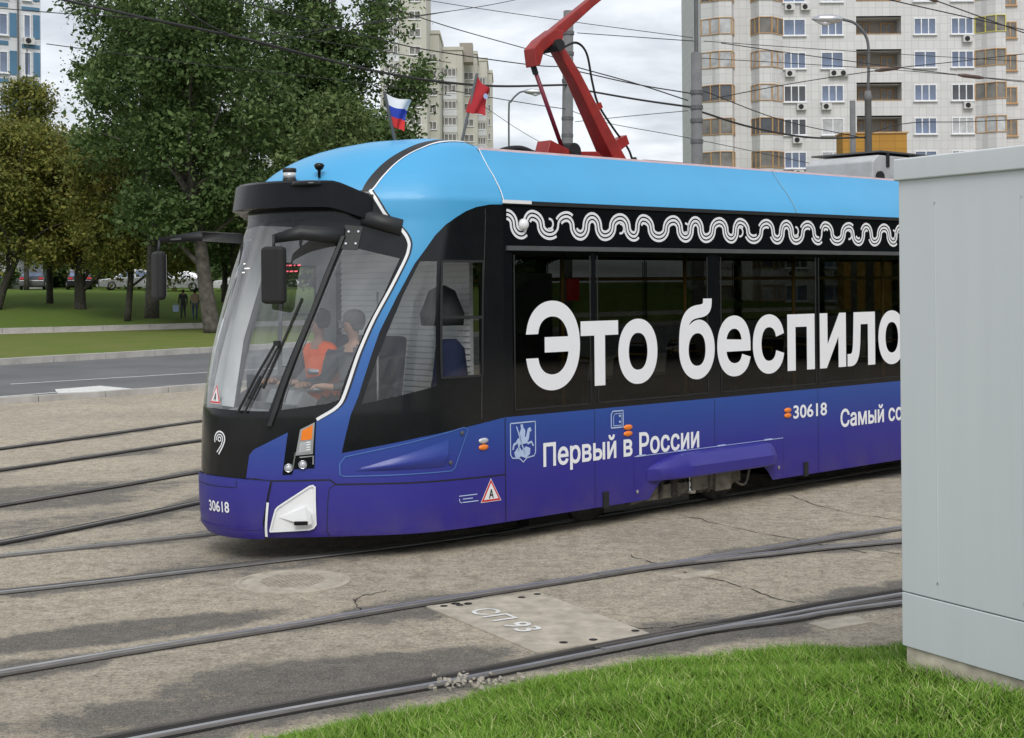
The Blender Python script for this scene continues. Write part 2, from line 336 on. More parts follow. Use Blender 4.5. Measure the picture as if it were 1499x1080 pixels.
msk = k.ramp(ms.outputs[0], [(.30, (0, 0, 0)), (.72, (1, 1, 1))])
c = k.mix(msk, base, dk)
c = k.mix(.6, c, k.ramp(k.noise(42, 4, .8), [(.38, (.42, .41, .40)), (.5, (.98, .98, .98)), (.62, (1.5, 1.47, 1.4))]), 'MULTIPLY'); c = k.mix(.5, c, k.ramp(k.noise(11, 5, .7), [(.36, (.55, .54, .52)), (.5, (1, 1, 1)), (.64, (1.32, 1.3, 1.26))]), 'MULTIPLY')
c = k.mix(k.ramp(fine, [(.36, (.6, .6, .6)), (.48, (0, 0, 0))]), c, (.13, .12, .105))
c = k.mix(k.ramp(k.noise(90, 3, .8), [(.52, (0, 0, 0)), (.68, (.6, .6, .6))]), c, (.56, .52, .44))
k.col(c); k.bump(fine, .8, .03); M['yard'] = k.m
ground = struct(obj('ground', grid_mesh('ground', xs, ys, lambda X, Y: X * 0, stain), 'yard'))
# --- road, kerbs, lawns beyond the yard
D3 = Vector((.688, .726, 0)); N3 = Vector((-.726, .688, 0)); K3 = Vector((-8.5, 29.75, 0))
D2 = Vector((.56, .828, 0)); K2 = Vector((-13.03, 45.6, 0)); D1 = Vector((.76, .65, 0)); K1 = Vector((-21.1, 73.6, 0))
def strip_mesh(a0, a1, b1, b0, z, n=40):
    mb = MB(); a0, a1, b0, b1 = map(Vector, (a0, a1, b0, b1))
    for i in range(n + 1):
        u = i / n; p = a0.lerp(a1, u); q = b0.lerp(b1, u); mb.v += [(p.x, p.y, z), (q.x, q.y, z)]
    mb.f = [(2 * i, 2 * i + 2, 2 * i + 3, 2 * i + 1) for i in range(n)]; return mb
k = NT('asphalt'); k.set(.9, spec=.3); f = k.noise(60, 4, .7); b_ = k.noise(.35, 4)
k.col(k.mix(k.ramp(b_, [(.35, (0, 0, 0)), (.7, (.8, .8, .8))]), k.ramp(f, [(.3, (.085, .087, .09)), (.7, (.135, .137, .14))]), (.17, .17, .172))); k.bump(f, .3, .01); M['asphalt'] = k.m
road = struct(obj('road', strip_mesh(K3 - D3 * 60, K3 + D3 * 90, K2 + D2 * 90, K2 - D2 * 60, .006), 'asphalt'))
def grassmat(name, a, b, c3):
    k = NT(name); k.set(.95, spec=.15); f = k.noise(14, 6, .75); g = k.noise(.5, 4)
    k.col(k.mix(k.ramp(g, [(.35, (0, 0, 0)), (.7, (1, 1, 1))]), k.ramp(f, [(.3, a), (.7, b)]), c3)); k.bump(k.noise(40, 4), .8, .05); return k.m
M['lawn'] = grassmat('verge_grass', (.085, .135, .024), (.16, .215, .045), (.17, .18, .055))
M['bank'] = grassmat('bank_grass', (.07, .125, .018), (.13, .20, .034), (.105, .15, .03))
struct(obj('verge', strip_mesh(K2 - D2 * 60, K2 + D2 * 90, K1 + D1 * 90, K1 - D1 * 60, .09), 'lawn'))
struct(obj('footpath', strip_mesh(K1 - D1 * 60 - Vector((0, 2.2, 0)), K1 + D1 * 90 - Vector((0, 2.2, 0)), K1 + D1 * 90, K1 - D1 * 60, .1), 'concrete'))
def bankz(X, Y):
    d = (-(X - K1.x) * D1.y + (Y - K1.y) * D1.x)
    return .14 + np.where(d < 0, -.3, np.interp(d, [0, 6, 12, 22, 30, 60, 900], [0, .15, .6, 1.7, 2.0, 2.3, 3]))
def bankzs(x, y): return float(bankz(np.array(x), np.array(y)))
mb = MB()
DB = [0.02, 3, 6, 9, 12, 17, 22, 26, 30, 45, 60, 120, 400]
NB_ = Vector((-D1.y, D1.x, 0))
for i in range(51):
    for d in DB:
        p = K1 + D1 * (-90 + i * 5) + NB_ * d; mb.v.append((p.x, p.y, bankzs(p.x, p.y)))
nb = len(DB)
mb.f = [(i * nb + j, (i + 1) * nb + j, (i + 1) * nb + j + 1, i * nb + j + 1) for i in range(50) for j in range(nb - 1)]
struct(obj('bank', mb, 'bank', smooth=True))
def kerb_row(name, K, D, i0, i1, ln, w, h):
    e = struct(empty(name)); side = Vector((-D.y, D.x, 0)); me = None
    for i in range(i0, i1):
        c = K + D * (i * ln + ln / 2)
        if me is None: mb = MB(); mb.box(-ln / 2 + .012, ln / 2 - .012, -w / 2, w / 2, -.2, h); me = mb.mesh('kerb_stone'); me.materials.append(M['kerb'])
        o = link(bpy.data.objects.new('kerb_stone', me), e); o.location = (c.x, c.y, random.uniform(-.012, .006)); o.rotation_euler = (0, random.uniform(-.004, .004), math.atan2(D.y, D.x) + random.uniform(-.006, .006))
kerb_row('yard_kerb', K3, D3, -8, 22, 1.5, .22, .13); kerb_row('verge_kerb', K2, D2, -10, 22, 2.0, .3, .2); kerb_row('path_kerb', K1 + NB_ * -.1, D1, -14, 26, 2.6, .3, .34)
struct(obj('lane_line', strip_mesh((-11.9, 33.9, 0), (-5.5, 40.6, 0), (-5.42, 40.5, 0), (-11.82, 33.78, 0), .012, 4), 'paint'))
struct(obj('edge_line', strip_mesh((-11.6, 28.7, 0), (-9.9, 31.1, 0), (-9.8, 31.0, 0), (-11.5, 28.6, 0), .012, 2), 'paint'))
struct(obj('chevron_marking', MB().add([(-10.2, 31.95, .012), (-9.75, 30.7, .012), (-8.9, 31.25, .012), (-8.3, 31.75, .012), (-9.5, 33.0, .012)], [(0, 1, 2, 3, 4)]), 'paint'))
# --- rails: head, flange groove and lip of each rail
M['railhead'] = plain('rail_head', (.50, .50, .50), .34, .7, 0, .15, 2); M['raildull'] = plain('rail_dull', (.13, .12, .11), .55, .4, 0, .2, 4); M['railtop'] = plain('rail_top', (.20, .19, .18), .6, .3, 0, .2, 5); M['groove'] = plain('groove_dirt', (.018, .017, .016), .95)
def sweep(pts, prof):
    mb = MB(); n = len(prof)
    for i, p in enumerate(pts):
        d = (pts[min(i + 1, len(pts) - 1)] - pts[max(i - 1, 0)]).normalized(); q = Vector((-d.y, d.x, 0))
        mb.v += [tuple(p + q * u + Vector((0, 0, z))) for u, z in prof]
    mb.f = [(i * n + j, i * n + j + 1, (i + 1) * n + j + 1, (i + 1) * n + j) for i in range(len(pts) - 1) for j in range(n - 1)]; return mb
TRK = ['tram track under the tram', 'tram track beside the lawn', 'turnout track', 'branch track', 'outer branch track']
for ti, tr in enumerate(RP):
    e = struct(empty('tram_track'))
    for ri, r in enumerate(tr):
        sg = 1 if ri == 0 else -1
        dull = ti >= 3
        # outer side is away from the partner rail
        partner = tr[1 - ri]; mid = r[len(r) // 2]; d = (r[len(r) // 2 + 1] - mid).normalized(); q = Vector((-d.y, d.x, 0))
        pm = min(partner, key=lambda p: (p - mid).length); inner = 1 if (pm - mid).dot(q) > 0 else -1
        z0 = .004 * (ti + 1); gw = {(1, 1): .10, (0, 0): .05, (0, 1): .045}.get((ti, ri), .036)
        g = obj('rail', sweep(r, [(inner * u, z + z0) for u, z in ((-.033, 0), (-.031, .012), (.026, .012), (.032, .0))]), 'raildull' if dull else 'railtop', e)
        obj('running_band', sweep(r, [(inner * u, z0 + .0135) for u in ((-.016, .020) if not dull else (-.004, .014))]), 'railhead', g)
        obj('groove', sweep(r, [(inner * .033, z0 - .002), (inner * (.033 + gw), z0 - .002)]), 'groove', g)
        obj('guard_lip', sweep(r, [(inner * (gw + u), z0 + z) for u, z in ((.034, 0), (.036, .009), (.052, .009), (.054, 0))]), 'raildull', g)
        obj('joint_filler', sweep(r, [(inner * -.055, z0 - .0025), (inner * -.037, z0 - .0025)]), 'groove', g)
# --- cracks in the paving
crk = MB()
for pts in ([(1.62, 13.9), (2.2, 12.9), (2.9, 11.9)], [(2.9, 15.2), (3.2, 14.1), (3.9, 13.2)], [(1.3, 11.15), (1.7, 10.6), (1.95, 10.05)], [(3.0, 12.0), (3.5, 11.4), (3.9, 10.8)], [(.2, 9.2), (.7, 9.3), (1.3, 9.5)], [(-.95, 10.6), (-1.15, 10.25), (-1.05, 9.9)], [(.95, 11.9), (1.1, 11.6), (1.3, 11.4)]):
    pp = catmull([(*p, .003) for p in pts], 8); pp = [Vector(p) + Vector((random.uniform(-.025, .025), random.uniform(-.04, .04), 0)) for p in pp]
    for a, b in zip(pp[:-1], pp[1:]):
        d = (b - a).normalized(); q = Vector((-d.y, d.x, 0)) * random.uniform(.002, .008); crk.add([a - q, b - q, b + q, a + q], [(0, 1, 2, 3)])
o = obj('paving_crack', crk, 'groove', ground)
# --- plates and manhole
def plate(name, label, pts, z, th, mat, cat):
    return tag(obj(name, MB().hprism([(p[0], p[1]) for p in pts], z - .03, z + th), mat, None, bevel=.004), label, cat)
M['dirtplate'] = plain('plate_dirt', (.28, .25, .205), .9, 0, 0, .3, 12)
M['plate'] = plain('cover_plate', (.385, .345, .28), .85, 0, 0, .25, 7, .35)
pl = plate('switch_cover_plate', 'sandy concrete coloured switch cover plate painted with white characters between the rails', [(-.62, 10.02), (.13, 8.74), (.88, 9.16), (.17, 10.46)], .004, .008, 'plate', 'cover plate')
tx = Vector((.50, -.866, 0)); ty = Vector((.866, .50, 0)); og = Vector((-.33, 9.84, .0165))
text_objs('painted_letter', 'СП 93', .015, 0, .72, 0, .2, lambda u, v: og + tx * u + ty * v, 'paint', pl)
for i in range(11):
    a = random.random(); bb = random.choice((.06, .94)) + random.uniform(-.03, .03)
    p0 = Vector((-.62, 10.02, .0135)).lerp(Vector((.13, 8.74, .0135)), bb).lerp(Vector((.17, 10.46, .0135)).lerp(Vector((.88, 9.16, .0135)), bb), a)
    obj('slot_hole', MB().lathe([(.028, 0), (.028, .001)], p0, 10), 'groove', pl)
plate('drain_plate', 'small bare metal plate beside the rail near the grey cabinet', [(1.93, 9.42), (2.02, 9.25), (2.36, 9.45), (2.28, 9.62)], .004, .008, 'plate', 'cover plate')
plate('drain_box', 'small rusty drain lid in the gap of the rail', [(1.2, 11.0), (1.27, 10.88), (1.6, 11.08), (1.54, 11.2)], .004, .008, 'plate', 'drain')
mh = tag(empty('manhole_cover', (-1.69, 10.93, 0)), 'round sand coloured manhole cover sunk in the yard in front of the tram', 'manhole')
obj('ring', MB().lathe([(.44, 0), (.44, .008), (.40, .009), (.398, .003), (.378, .003), (.374, .008)], (0, 0, 0), 40), 'plate', mh)
obj('lid', MB().lathe([(.368, 0), (.368, .0095), (.32, .0105), (.315, .0085), (.30, .0085), (.295, .0105), (0.001, .0105)], (0, 0, 0), 40), 'plate', mh)
mb = MB()
for i in range(-6, 7):
    for j in range(-6, 7):
        x = i * .042 + (j % 2) * .021; y = j * .04
        if math.hypot(x, y) < .25: mb.cbox((x, y, .0125), (.03, .016, .005))
obj('tread', mb, 'dirtplate', mh)['kind'] = 'stuff'
# rubble heap beside the rail
mb = MB()
for i in range(70):
    r = abs(random.gauss(0, .5)); c = (-.2 + random.gauss(0, .15), 8.05 + random.gauss(0, .09), random.uniform(0, .03)); s_ = random.uniform(.008, .032)
    mb.cbox(c, (s_, s_ * random.uniform(.5, 1), s_ * .7), Matrix.Rotation(random.uniform(0, 6), 3, Vector((random.random(), random.random(), 1)).normalized()))
o = obj('asphalt_rubble', mb, 'concrete'); tag(o, 'small heap of crumbled asphalt lying at the rail by the grass', 'rubble')
# --- turf bank by the camera
EDGE = catmull([(-4.5, 5.5), (-2.2, 6.42), (-1.25, 7.02), (-.87, 7.24), (-.41, 7.54), (.02, 7.92), (.57, 8.25), (1.2, 8.5), (1.84, 8.64), (2.5, 8.72), (4.5, 8.9), (9, 9.2)], 8)
EX = np.array([p[0] for p in EDGE]); EY = np.array([p[1] for p in EDGE])
def turfz(x, y):
    d = np.interp(x, EX, EY) - y
    return np.interp(d, [-.1, 0, .25, .9, 1.8, 3, 9], [-.05, .02, .06, .16, .33, .44, .5])
mb = MB(); nd = 22
for p in EDGE[::2]:
    for j in range(nd):
        d = (j / (nd - 1)) ** 1.4 * 8.6 - .06; mb.v.append((p[0], p[1] - d, float(turfz(p[0], p[1] - d))))
ne = len(EDGE[::2]); mb.f = [(i * nd + j, i * nd + j + 1, (i + 1) * nd + j + 1, (i + 1) * nd + j) for i in range(ne - 1) for j in range(nd - 1)]
M['soil'] = plain('turf_soil', (.04, .055, .016), .95, 0, 0, .5, 14, .6)
struct(obj('turf_bank', mb, 'soil', smooth=True))
k = NT('grass_blade'); k.set(.75, spec=.1); ge = k.n('ShaderNodeNewGeometry')
c = k.ramp(ge.outputs['Random Per Island'], [(0, (.06, .14, .014)), (.45, (.13, .26, .028)), (.8, (.20, .33, .055)), (.92, (.34, .42, .13)), (1, (.55, .52, .30))])
c = k.mix(k.ramp(k.noise(1.3, 4), [(.35, (0, 0, 0)), (.7, (.7, .7, .7))]), c, (.09, .17, .02)); k.col(c)
k.b.inputs['Subsurface Weight'].default_value = 0; M['blade'] = k.m
NBL = 190000
bx = RNG.uniform(-2.4, 3.6, NBL * 3); by = RNG.uniform(4.6, 9.0, NBL * 3); de = np.interp(bx, EX, EY) - by + RNG.normal(0, .05, NBL * 3)
keep = (de > 0) & (de < 3.2) & (np.abs(bx) < by * .40 + .2) ; bx, by, de = bx[keep][:NBL], by[keep][:NBL], de[keep][:NBL]; nbk = len(bx)
bz = turfz(bx, by) - .01; clump = np.array([noise.noise(Vector((x * 2.2, y * 2.2, 3))) for x, y in zip(bx, by)])
hgt = RNG.uniform(.03, .095, nbk) * (1 + .5 * clump) * np.clip(.55 + de * 1.5, 0, 1); an = RNG.uniform(0, 6.283, nbk); ln = RNG.uniform(.2, 1.5, nbk) * hgt; wv = RNG.uniform(.0022, .0042, nbk); la = an + RNG.normal(0, .8, nbk) + 1.57
px, py = np.cos(an) * wv, np.sin(an) * wv; lx, ly = np.cos(la) * ln, np.sin(la) * ln
V = np.stack([np.stack([bx - px, by - py, bz], 1), np.stack([bx + px, by + py, bz], 1), np.stack([bx + px * .8 + lx * .35, by + py * .8 + ly * .35, bz + hgt * .6], 1), np.stack([bx - px * .8 + lx * .35, by - py * .8 + ly * .35, bz + hgt * .6], 1), np.stack([bx + lx, by + ly, bz + hgt], 1)], 1).reshape(-1, 3)
def fast_mesh(name, V, tri_or_quads):
    me = bpy.data.meshes.new(name); me.vertices.add(len(V)); me.vertices.foreach_set('co', V.astype(np.float32).ravel())
    lo = np.concatenate([q.ravel() for q in tri_or_quads]); sizes = np.concatenate([np.full(len(q), q.shape[1]) for q in tri_or_quads]); st = np.concatenate([[0], np.cumsum(sizes)[:-1]])
    me.loops.add(len(lo)); me.loops.foreach_set('vertex_index', lo.astype(np.int32)); me.polygons.add(len(sizes)); me.polygons.foreach_set('loop_start', st.astype(np.int32)); me.update(calc_edges=True); me.validate(); return me
i5 = np.arange(nbk)[:, None] * 5
o = obj('turf_grass', fast_mesh('turf_grass', V, [i5 + np.array([[0, 1, 2, 3]]), i5 + np.array([[3, 2, 4]])]), 'blade'); o['kind'] = 'stuff'; o['label'] = 'bright green unmown grass on the bank by the cabinet'; o['category'] = 'grass'
# ================================================================== TRAM
tram = tag(empty('tram', TP, TA), 'blue and cyan tram with white lettering and raised red pantograph', 'tram')
_tw = [0, .1, .25, .4, .57, .74, .9, 1.063, 1.15, 1.204, 1.24, 1.25]; _ts = [-2.02, -2.013, -1.975, -1.894, -1.722, -1.505, -1.29, -1.05, -.87, -.676, -.38, 0]
_P = np.stack([_tw, _ts], 1); _Q = np.vstack([[-_P[1, 0], _P[1, 1]], _P, [_P[-1] + (_P[-1] - _P[-2]) * [0, 1]]]); _T = []
for i in range(1, len(_Q) - 2):
    a, b, c_, d = _Q[i - 1:i + 3]
    for u in np.linspace(0, 1, 14, endpoint=False): _T.append(.5 * ((2 * b) + (-a + c_) * u + (2 * a - 5 * b + 4 * c_ - d) * u * u + (-a + 3 * b - 3 * c_ + d) * u ** 3))
_T = np.array(_T + [_P[-1]]); _arc = np.concatenate([[0], np.cumsum(np.hypot(*np.diff(_T, axis=0).T))]); NL = float(_arc[-1]); TOP = 3.6
_kz = [.2, .24, .36, .5, .68, .96, 1.2, 1.45, 1.68, 1.96, 2.2, 2.38, 2.8]; _kk = [1.02, 1.045, 1.053, 1.058, 1.06, 1.056, 1.05, 1.03, 1.005, .965, .925, .895, .81]
def Kz(z):
    u = np.clip((z - 2.8) / (TOP - 2.8), 0, 1); return np.where(z > 2.8, .81 * (1 - u ** 2.4) ** .62, np.interp(z, _kz, _kk))
def Wz(z): return 1.25 - np.interp(z, [2.985, 3.1, 3.2, 3.28, 3.36, 3.445, 3.5, 3.54, 3.57, 3.6], [0, .06, .13, .2, .26, .32, .42, .58, .8, 1.05])
def S0(a, z):
    a = np.asarray(a, float); z = np.asarray(z, float); b = np.minimum(np.abs(a), NL); w = np.interp(b, _arc, _T[:, 0]); s = np.interp(b, _arc, _T[:, 1]) * Kz(z) + np.maximum(np.abs(a) - NL, 0)
    return np.stack([s, 1.25 - np.sign(a) * w * Wz(z) / 1.25, z + 0 * a], -1)
def SN(a, z):
    e = 4e-3; a = np.asarray(a, float); z = np.asarray(z, float); da = S0(a + e, z) - S0(a - e, z); dz = S0(a, np.minimum(z + e, TOP - .001)) - S0(a, z - e); n = np.cross(da, dz); return n / (np.linalg.norm(n, axis=-1, keepdims=True) + 1e-12)
def SP(a, z, off=0): return S0(a, z) + SN(a, z) * off
def inpoly(P, poly):
    x, y = P[:, 0], P[:, 1]; r = np.zeros(len(P), bool); q = np.array(poly); j = len(q) - 1
    for i in range(len(q)):
        c_ = ((q[i, 1] > y) != (q[j, 1] > y)); xx = (q[j, 0] - q[i, 0]) * (y - q[i, 1]) / (q[j, 1] - q[i, 1] + 1e-15) + q[i, 0]; r ^= c_ & (x < xx); j = i
    return r
def dens(poly, step):
    out = []
    for p, q in zip(poly, poly[1:] + poly[:1]):
        n = max(1, int(math.hypot(q[0] - p[0], q[1] - p[1]) / step)); out += [(p[0] + (q[0] - p[0]) * i / n, p[1] + (q[1] - p[1]) * i / n) for i in range(n)]
    return out
def opend(pl, step):
    out = []
    for p, q in zip(pl[:-1], pl[1:]):
        n = max(1, int(math.hypot(q[0] - p[0], q[1] - p[1]) / step)); out += [(p[0] + (q[0] - p[0]) * i / n, p[1] + (q[1] - p[1]) * i / n) for i in range(n)]
    return out + [tuple(pl[-1])]
def panel(name, poly, mat, parent=None, holes=(), off=0., grid=.06):
    step = grid or 9; rings = [dens(list(poly), step)] + [dens(list(h), step) for h in holes]; pts, edges = [], []
    for r in rings: n = len(pts); pts += r; edges += [(n + i, n + (i + 1) % len(r)) for i in range(len(r))]
    if grid:
        q = np.array(poly); gx, gy = np.meshgrid(np.arange(q[:, 0].min(), q[:, 0].max(), grid), np.arange(q[:, 1].min(), q[:, 1].max(), grid)); g = np.stack([gx.ravel(), gy.ravel()], 1); ok = inpoly(g, poly)
        for h in holes: ok &= ~inpoly(g, h)
        g = g[ok]; bp = np.array(pts); g = g[[np.min(np.hypot(*(bp - p).T)) > grid * .35 for p in g]] if len(g) else g; pts = pts + [tuple(p) for p in g]
    vs, _, fs, *_r = geometry.delaunay_2d_cdt([Vector(p) for p in pts], edges, [], 0, 1e-6)
    vs = np.array([(v.x, v.y) for v in vs]); fs = np.array([list(f) for f in fs]); cen = vs[fs].mean(1); ok = inpoly(cen, poly)
    for h in holes: ok &= ~inpoly(cen, h)
    fs = fs[ok]; co = SP(vs[:, 0], vs[:, 1], off); nr = SN(vs[:, 0], vs[:, 1])
    me = bpy.data.meshes.new(name); me.from_pydata(co.tolist(), [], fs.tolist()); me.polygons.foreach_set('use_smooth', [True] * len(fs)); me.update()
    fl = [p.index for p in me.polygons if np.dot(p.normal, nr[p.vertices[0]]) < 0]
    if len(fl) > len(fs) / 2: me.flip_normals()
    me.normals_split_custom_set_from_vertices(nr.tolist())
    return obj(name, me, mat, parent or tram)
def mir(poly): return [(-a, z) for a, z in reversed(poly)]
def both(name, poly, mat, holes=(), off=0., grid=.06, parent=None):
    return panel(name, poly, mat, parent, holes, off, grid), panel(name, mir(poly), mat, parent, [mir(h) for h in holes], off, grid)
def ribbon(name, pl, w, mat, parent=None, off=.004, n=8, th=0):
    pts = np.array(catmull(pl, n)) if n > 1 else np.array(opend(pl, .05)); mb = MB(); d = np.gradient(pts, axis=0); d /= np.linalg.norm(d, axis=1, keepdims=True) + 1e-9; q = np.stack([-d[:, 1], d[:, 0]], 1) * w / 2
    A = pts + q; B = pts - q; a = SP(A[:, 0], A[:, 1], off); b = SP(B[:, 0], B[:, 1], off)
    for i in range(len(pts)): mb.v += [tuple(a[i]), tuple(b[i])]
    mb.f = [(2 * i, 2 * i + 1, 2 * i + 3, 2 * i + 2) for i in range(len(pts) - 1)]; return obj(name, mb, mat, parent or tram, True)
def frame(a, z, off=0):
    p = SP(a, z, off); n = SN(a, z); ez = np.array([0, 0, 1.]) - n * n[2]; ez /= np.linalg.norm(ez); ea = np.cross(ez, n)
    return Matrix(((ea[0], ez[0], n[0], p[0]), (ea[1], ez[1], n[1], p[1]), (ea[2], ez[2], n[2], p[2]), (0, 0, 0, 1)))
def stick(name, mb, a, z, mat, parent=None, off=0, **k):
    o = obj(name, mb, mat, parent or tram, **k); o.matrix_local = frame(a, z, off); return o
WS = [(-.545, 1.235), (0, 1.25), (.545, 1.235), (.578, 1.357), (.737, 1.994), (.862, 2.675), (.5, 2.74), (0, 2.77), (-.5, 2.74), (-.862, 2.675), (-.737, 1.994), (-.578, 1.357)]
QW = [(.644, 1.245), (.659, 1.357), (.795, 1.994), (.919, 2.588), (1.446, 2.476), (1.353, 2.184), (1.24, 1.902), (1.128, 1.498), (1.09, 1.32), (1.0, 1.29)]
WL = [(1.078, 3.05), (1.186, 2.923), (1.271, 2.821), (1.43, 2.705), (1.50, 2.62), (1.512, 2.553), (1.492, 2.456), (1.411, 2.247), (1.298, 1.975), (1.213, 1.702), (1.14, 1.391), (1.082, 1.265), (.927, 1.163), (.698, 1.06), (.435, .925), (.40, .88), (.376, .692)]
mask = [(a, z) for a, z in WL] + [(-a, z) for a, z in reversed(WL)]
panel('front_mask', mask, 'mask', holes=[WS, QW, mir(QW)])
wsc = panel('windscreen', WS, 'glass'); qs = both('quarter_window', QW, 'glass')
AR = [(1.078, 3.05), (1.109, 3.075), (1.19, 3.195), (1.326, 3.361), (1.488, 3.455), (1.705, 3.502), (2.1, 3.525), (NL, 3.53)]; AL = [(1.0, 3.05), (1.02, 3.11), (1.07, 3.21), (1.174, 3.376), (1.291, 3.475), (1.512, 3.52), (1.9, 3.545), (NL, 3.55)]
AR = [tuple(p) for p in catmull(AR, 5)]; AL = [tuple(p) for p in catmull(AL, 5)]
both('roof_arch', AR + AL[::-1], 'blackm', grid=.05)
panel('roof_dome', AL + [(NL, 3.597), (-NL, 3.597)] + [(-a, z) for a, z in reversed(AL)], 'cyan', grid=.05)
CB = [(NL, 1.104), (1.744, .992), (1.128, .885), (1.15, 1.0), (1.194, 1.197), (1.244, 1.347), (1.36, 1.868), (1.469, 2.16), (1.589, 2.432), (1.752, 2.67), (1.85, 2.76), (1.961, 2.821), (2.08, 2.875), (2.213, 2.914), (2.4, 2.94), (NL, 2.945)]
side = WL + [(.46, .692), (.578, .671), (1.039, .671), (1.085, .632), (NL, .612), (NL, 1.104)] + CB[1:] + AR[::-1][:-1]
both('cab_body', side, 'livery')
G1 = [(1.636, 2.452), (1.80, 2.452), (1.885, 1.411), (1.27, 1.28), (1.405, 1.79), (1.525, 2.184)]; G2 = [(1.852, 2.452), (2.318, 2.452), (2.338, 1.478), (1.93, 1.478)]
both('cab_door_panel', CB, 'mask', holes=[G1, G2]); both('cab_window', G1, 'cabglass'); both('sliding_window', G2, 'cabglass')
for sg in (1, -1):
    fr = ribbon('window_frame', [(sg * a, z) for a, z in G2 + G2[:1]], .022, 'blackm', off=.006, n=1)
    ribbon('frame_bar', [(sg * 1.893, 1.985), (sg * 2.326, 1.975)], .026, 'blackm', off=.01, n=1, parent=fr)
    ribbon('white_edge_line', [(sg * a, z) for a, z in WL[:13]], .026, 'white', off=.006, n=5)
    ribbon('dark_edge_line', [(sg * (a + .024), z + .004) for a, z in WL[:13]], .014, 'blackm', off=.004, n=5)
    ribbon('arch_edge_line', [(sg * (a + .008), z - .004) for a, z in AR[::5]], .014, 'white', off=.005, n=5)
    bar = MB(); bp_ = np.array(catmull([(.562, 1.12), (.60, 1.25), (.622, 1.357), (.766, 1.994), (.892, 2.66)], 6))
    for e_, o_ in ((-.028, 0), (-.016, .04), (.016, .04), (.028, 0)): bar.v += [tuple(v) for v in SP(sg * (bp_[:, 0] + e_), bp_[:, 1], o_)]
    nb_ = len(bp_); bar.f = [(j * nb_ + i, j * nb_ + i + 1, (j + 1) * nb_ + i + 1, (j + 1) * nb_ + i) for j in range(3) for i in range(nb_ - 1)]; obj('windscreen_post', bar, 'blackm', tram)
    ribbon('glass_seal', [(sg * a, z) for a, z in ((.664, 1.30), (.68, 1.40), (.808, 1.994), (.93, 2.575))], .010, 'greyrail', off=.004, n=5)
    # lower nose
    panel('skirt', [(sg * a, z) for a, z in [(.584, .668), (1.039, .668), (1.08, .63), (NL, .609), (NL, .2), (.479, .2)]][::sg], 'livery')
    ribbon('seam', [(sg * a, z) for a, z in ((.40, .688), (.58, .671), (1.039, .670), (1.083, .632), (NL, .611))], .012, 'rubber', off=.003, n=1)
    ribbon('seam', [(sg * a, z) for a, z in ((1.083, .632), (1.03, .598), (1.023, .56), (.99, .2))], .006, 'rubber', off=.003, n=1)
    ribbon('seam', [(sg * NL, .2), (sg * NL, 1.1)], .008, 'rubber', off=.003, n=1)
    ribbon('seam', [(sg * (NL - .25), 1.11), (sg * (NL - .25), 2.9)], .008, 'dirty', off=.003, n=1)
    # recessed scoop panel behind the front corner
    R_ = [(1.112, .80), (1.155, .856), (2.15, 1.05), (2.19, 1.03), (2.06, .715), (2.03, .695), (1.15, .695), (1.115, .71)]
    ribbon('panel_edge', [(sg * a, z) for a, z in R_ + R_[:1]], .009, 'edgeblue', off=.006, n=1)
    sc = MB(); nn = 14
    for i in range(nn + 1):
        u = i / nn
        for j, v in enumerate((0, .25, .5, .75, 1)):
            a = 1.24 + .72 * u + .05 * v; z = (.735 + .0 * u) + (.03 + .2 * u) * v; dep = -.0 + .03 * math.sin(math.pi * min(1, v * 1.15)) * min(1, 3 * u) * (1 if v < .6 else .55)
            sc.v.append(tuple(SP(sg * a, z, .004 + dep)))
    sc.f = [(i * 5 + j, i * 5 + j + 1, i * 5 + j + 6, i * 5 + j + 5) for i in range(nn) for j in range(4)]; obj('scoop', sc, 'livery', tram, True)
    for a, z in ((2.13, 1.005), (2.02, .765)): stick('bolt', MB().lathe([(.018, 0), (.018, .008), (.008, .012)], n=10), sg * a, z, 'greyrail', off=.004)
    # headlamp unit
    H_ = [(.706, 1.07), (.923, 1.166), (.915, .769), (.755, .765), (.741, .722), (.667, .72)]
    hl = panel('headlight', [(sg * a, z) for a, z in H_][::sg], 'black', off=.006)
    panel('lamp_bezel', [(sg * a, z) for a, z in [(.80, 1.085), (.912, 1.142), (.902, .885), (.768, .875)]][::sg], 'alu', hl, off=.010)
    panel('turn_signal', [(sg * a, z) for a, z in [(.815, 1.078), (.898, 1.122), (.893, 1.005), (.806, .995)]][::sg], 'amber', hl, off=.014)
    panel('driving_lamp', [(sg * a, z) for a, z in [(.802, .98), (.888, .99), (.885, .905), (.788, .897)]][::sg], 'lens', hl, off=.014)
    ribbon('lamp_trim', [(sg * .768, .90), (sg * .745, .76)], .010, 'silver', hl, off=.012, n=1); ribbon('lamp_trim', [(sg * .80, .86), (sg * .905, .868), (sg * .905, .80)], .010, 'alu', hl, off=.012, n=1)
    for a_, z_ in ((.715, .775), (.825, .80)): lb_ = stick('low_beam', MB().lathe([(.034, 0), (.036, .012), (.030, .014), (.027, .006)], n=18), sg * a_, z_, 'silver', hl, off=.008, smooth=True); stick('lamp_lens', MB().lathe([(.028, 0), (.024, .010), (.012, .016), (.002, .017)], n=18), sg * a_, z_, 'lens', hl, off=.012, smooth=True)
    for i in range(4): panel('lamp_segment', [(sg * a, z) for a, z in [(.852, .915 + i * .02), (.882, .918 + i * .02), (.882, .928 + i * .02), (.852, .925 + i * .02)]][::sg], 'white', hl, off=.018, grid=None)
    # white fog lamp scoop
    fo = panel('fog_lamp', [(sg * a, z) for a, z in [(.543, .256), (.605, .44), (.625, .465), (.875, .628), (.905, .635), (.925, .615), (.918, .31), (.895, .278), (.86, .266)]][::sg], 'white', off=.012)
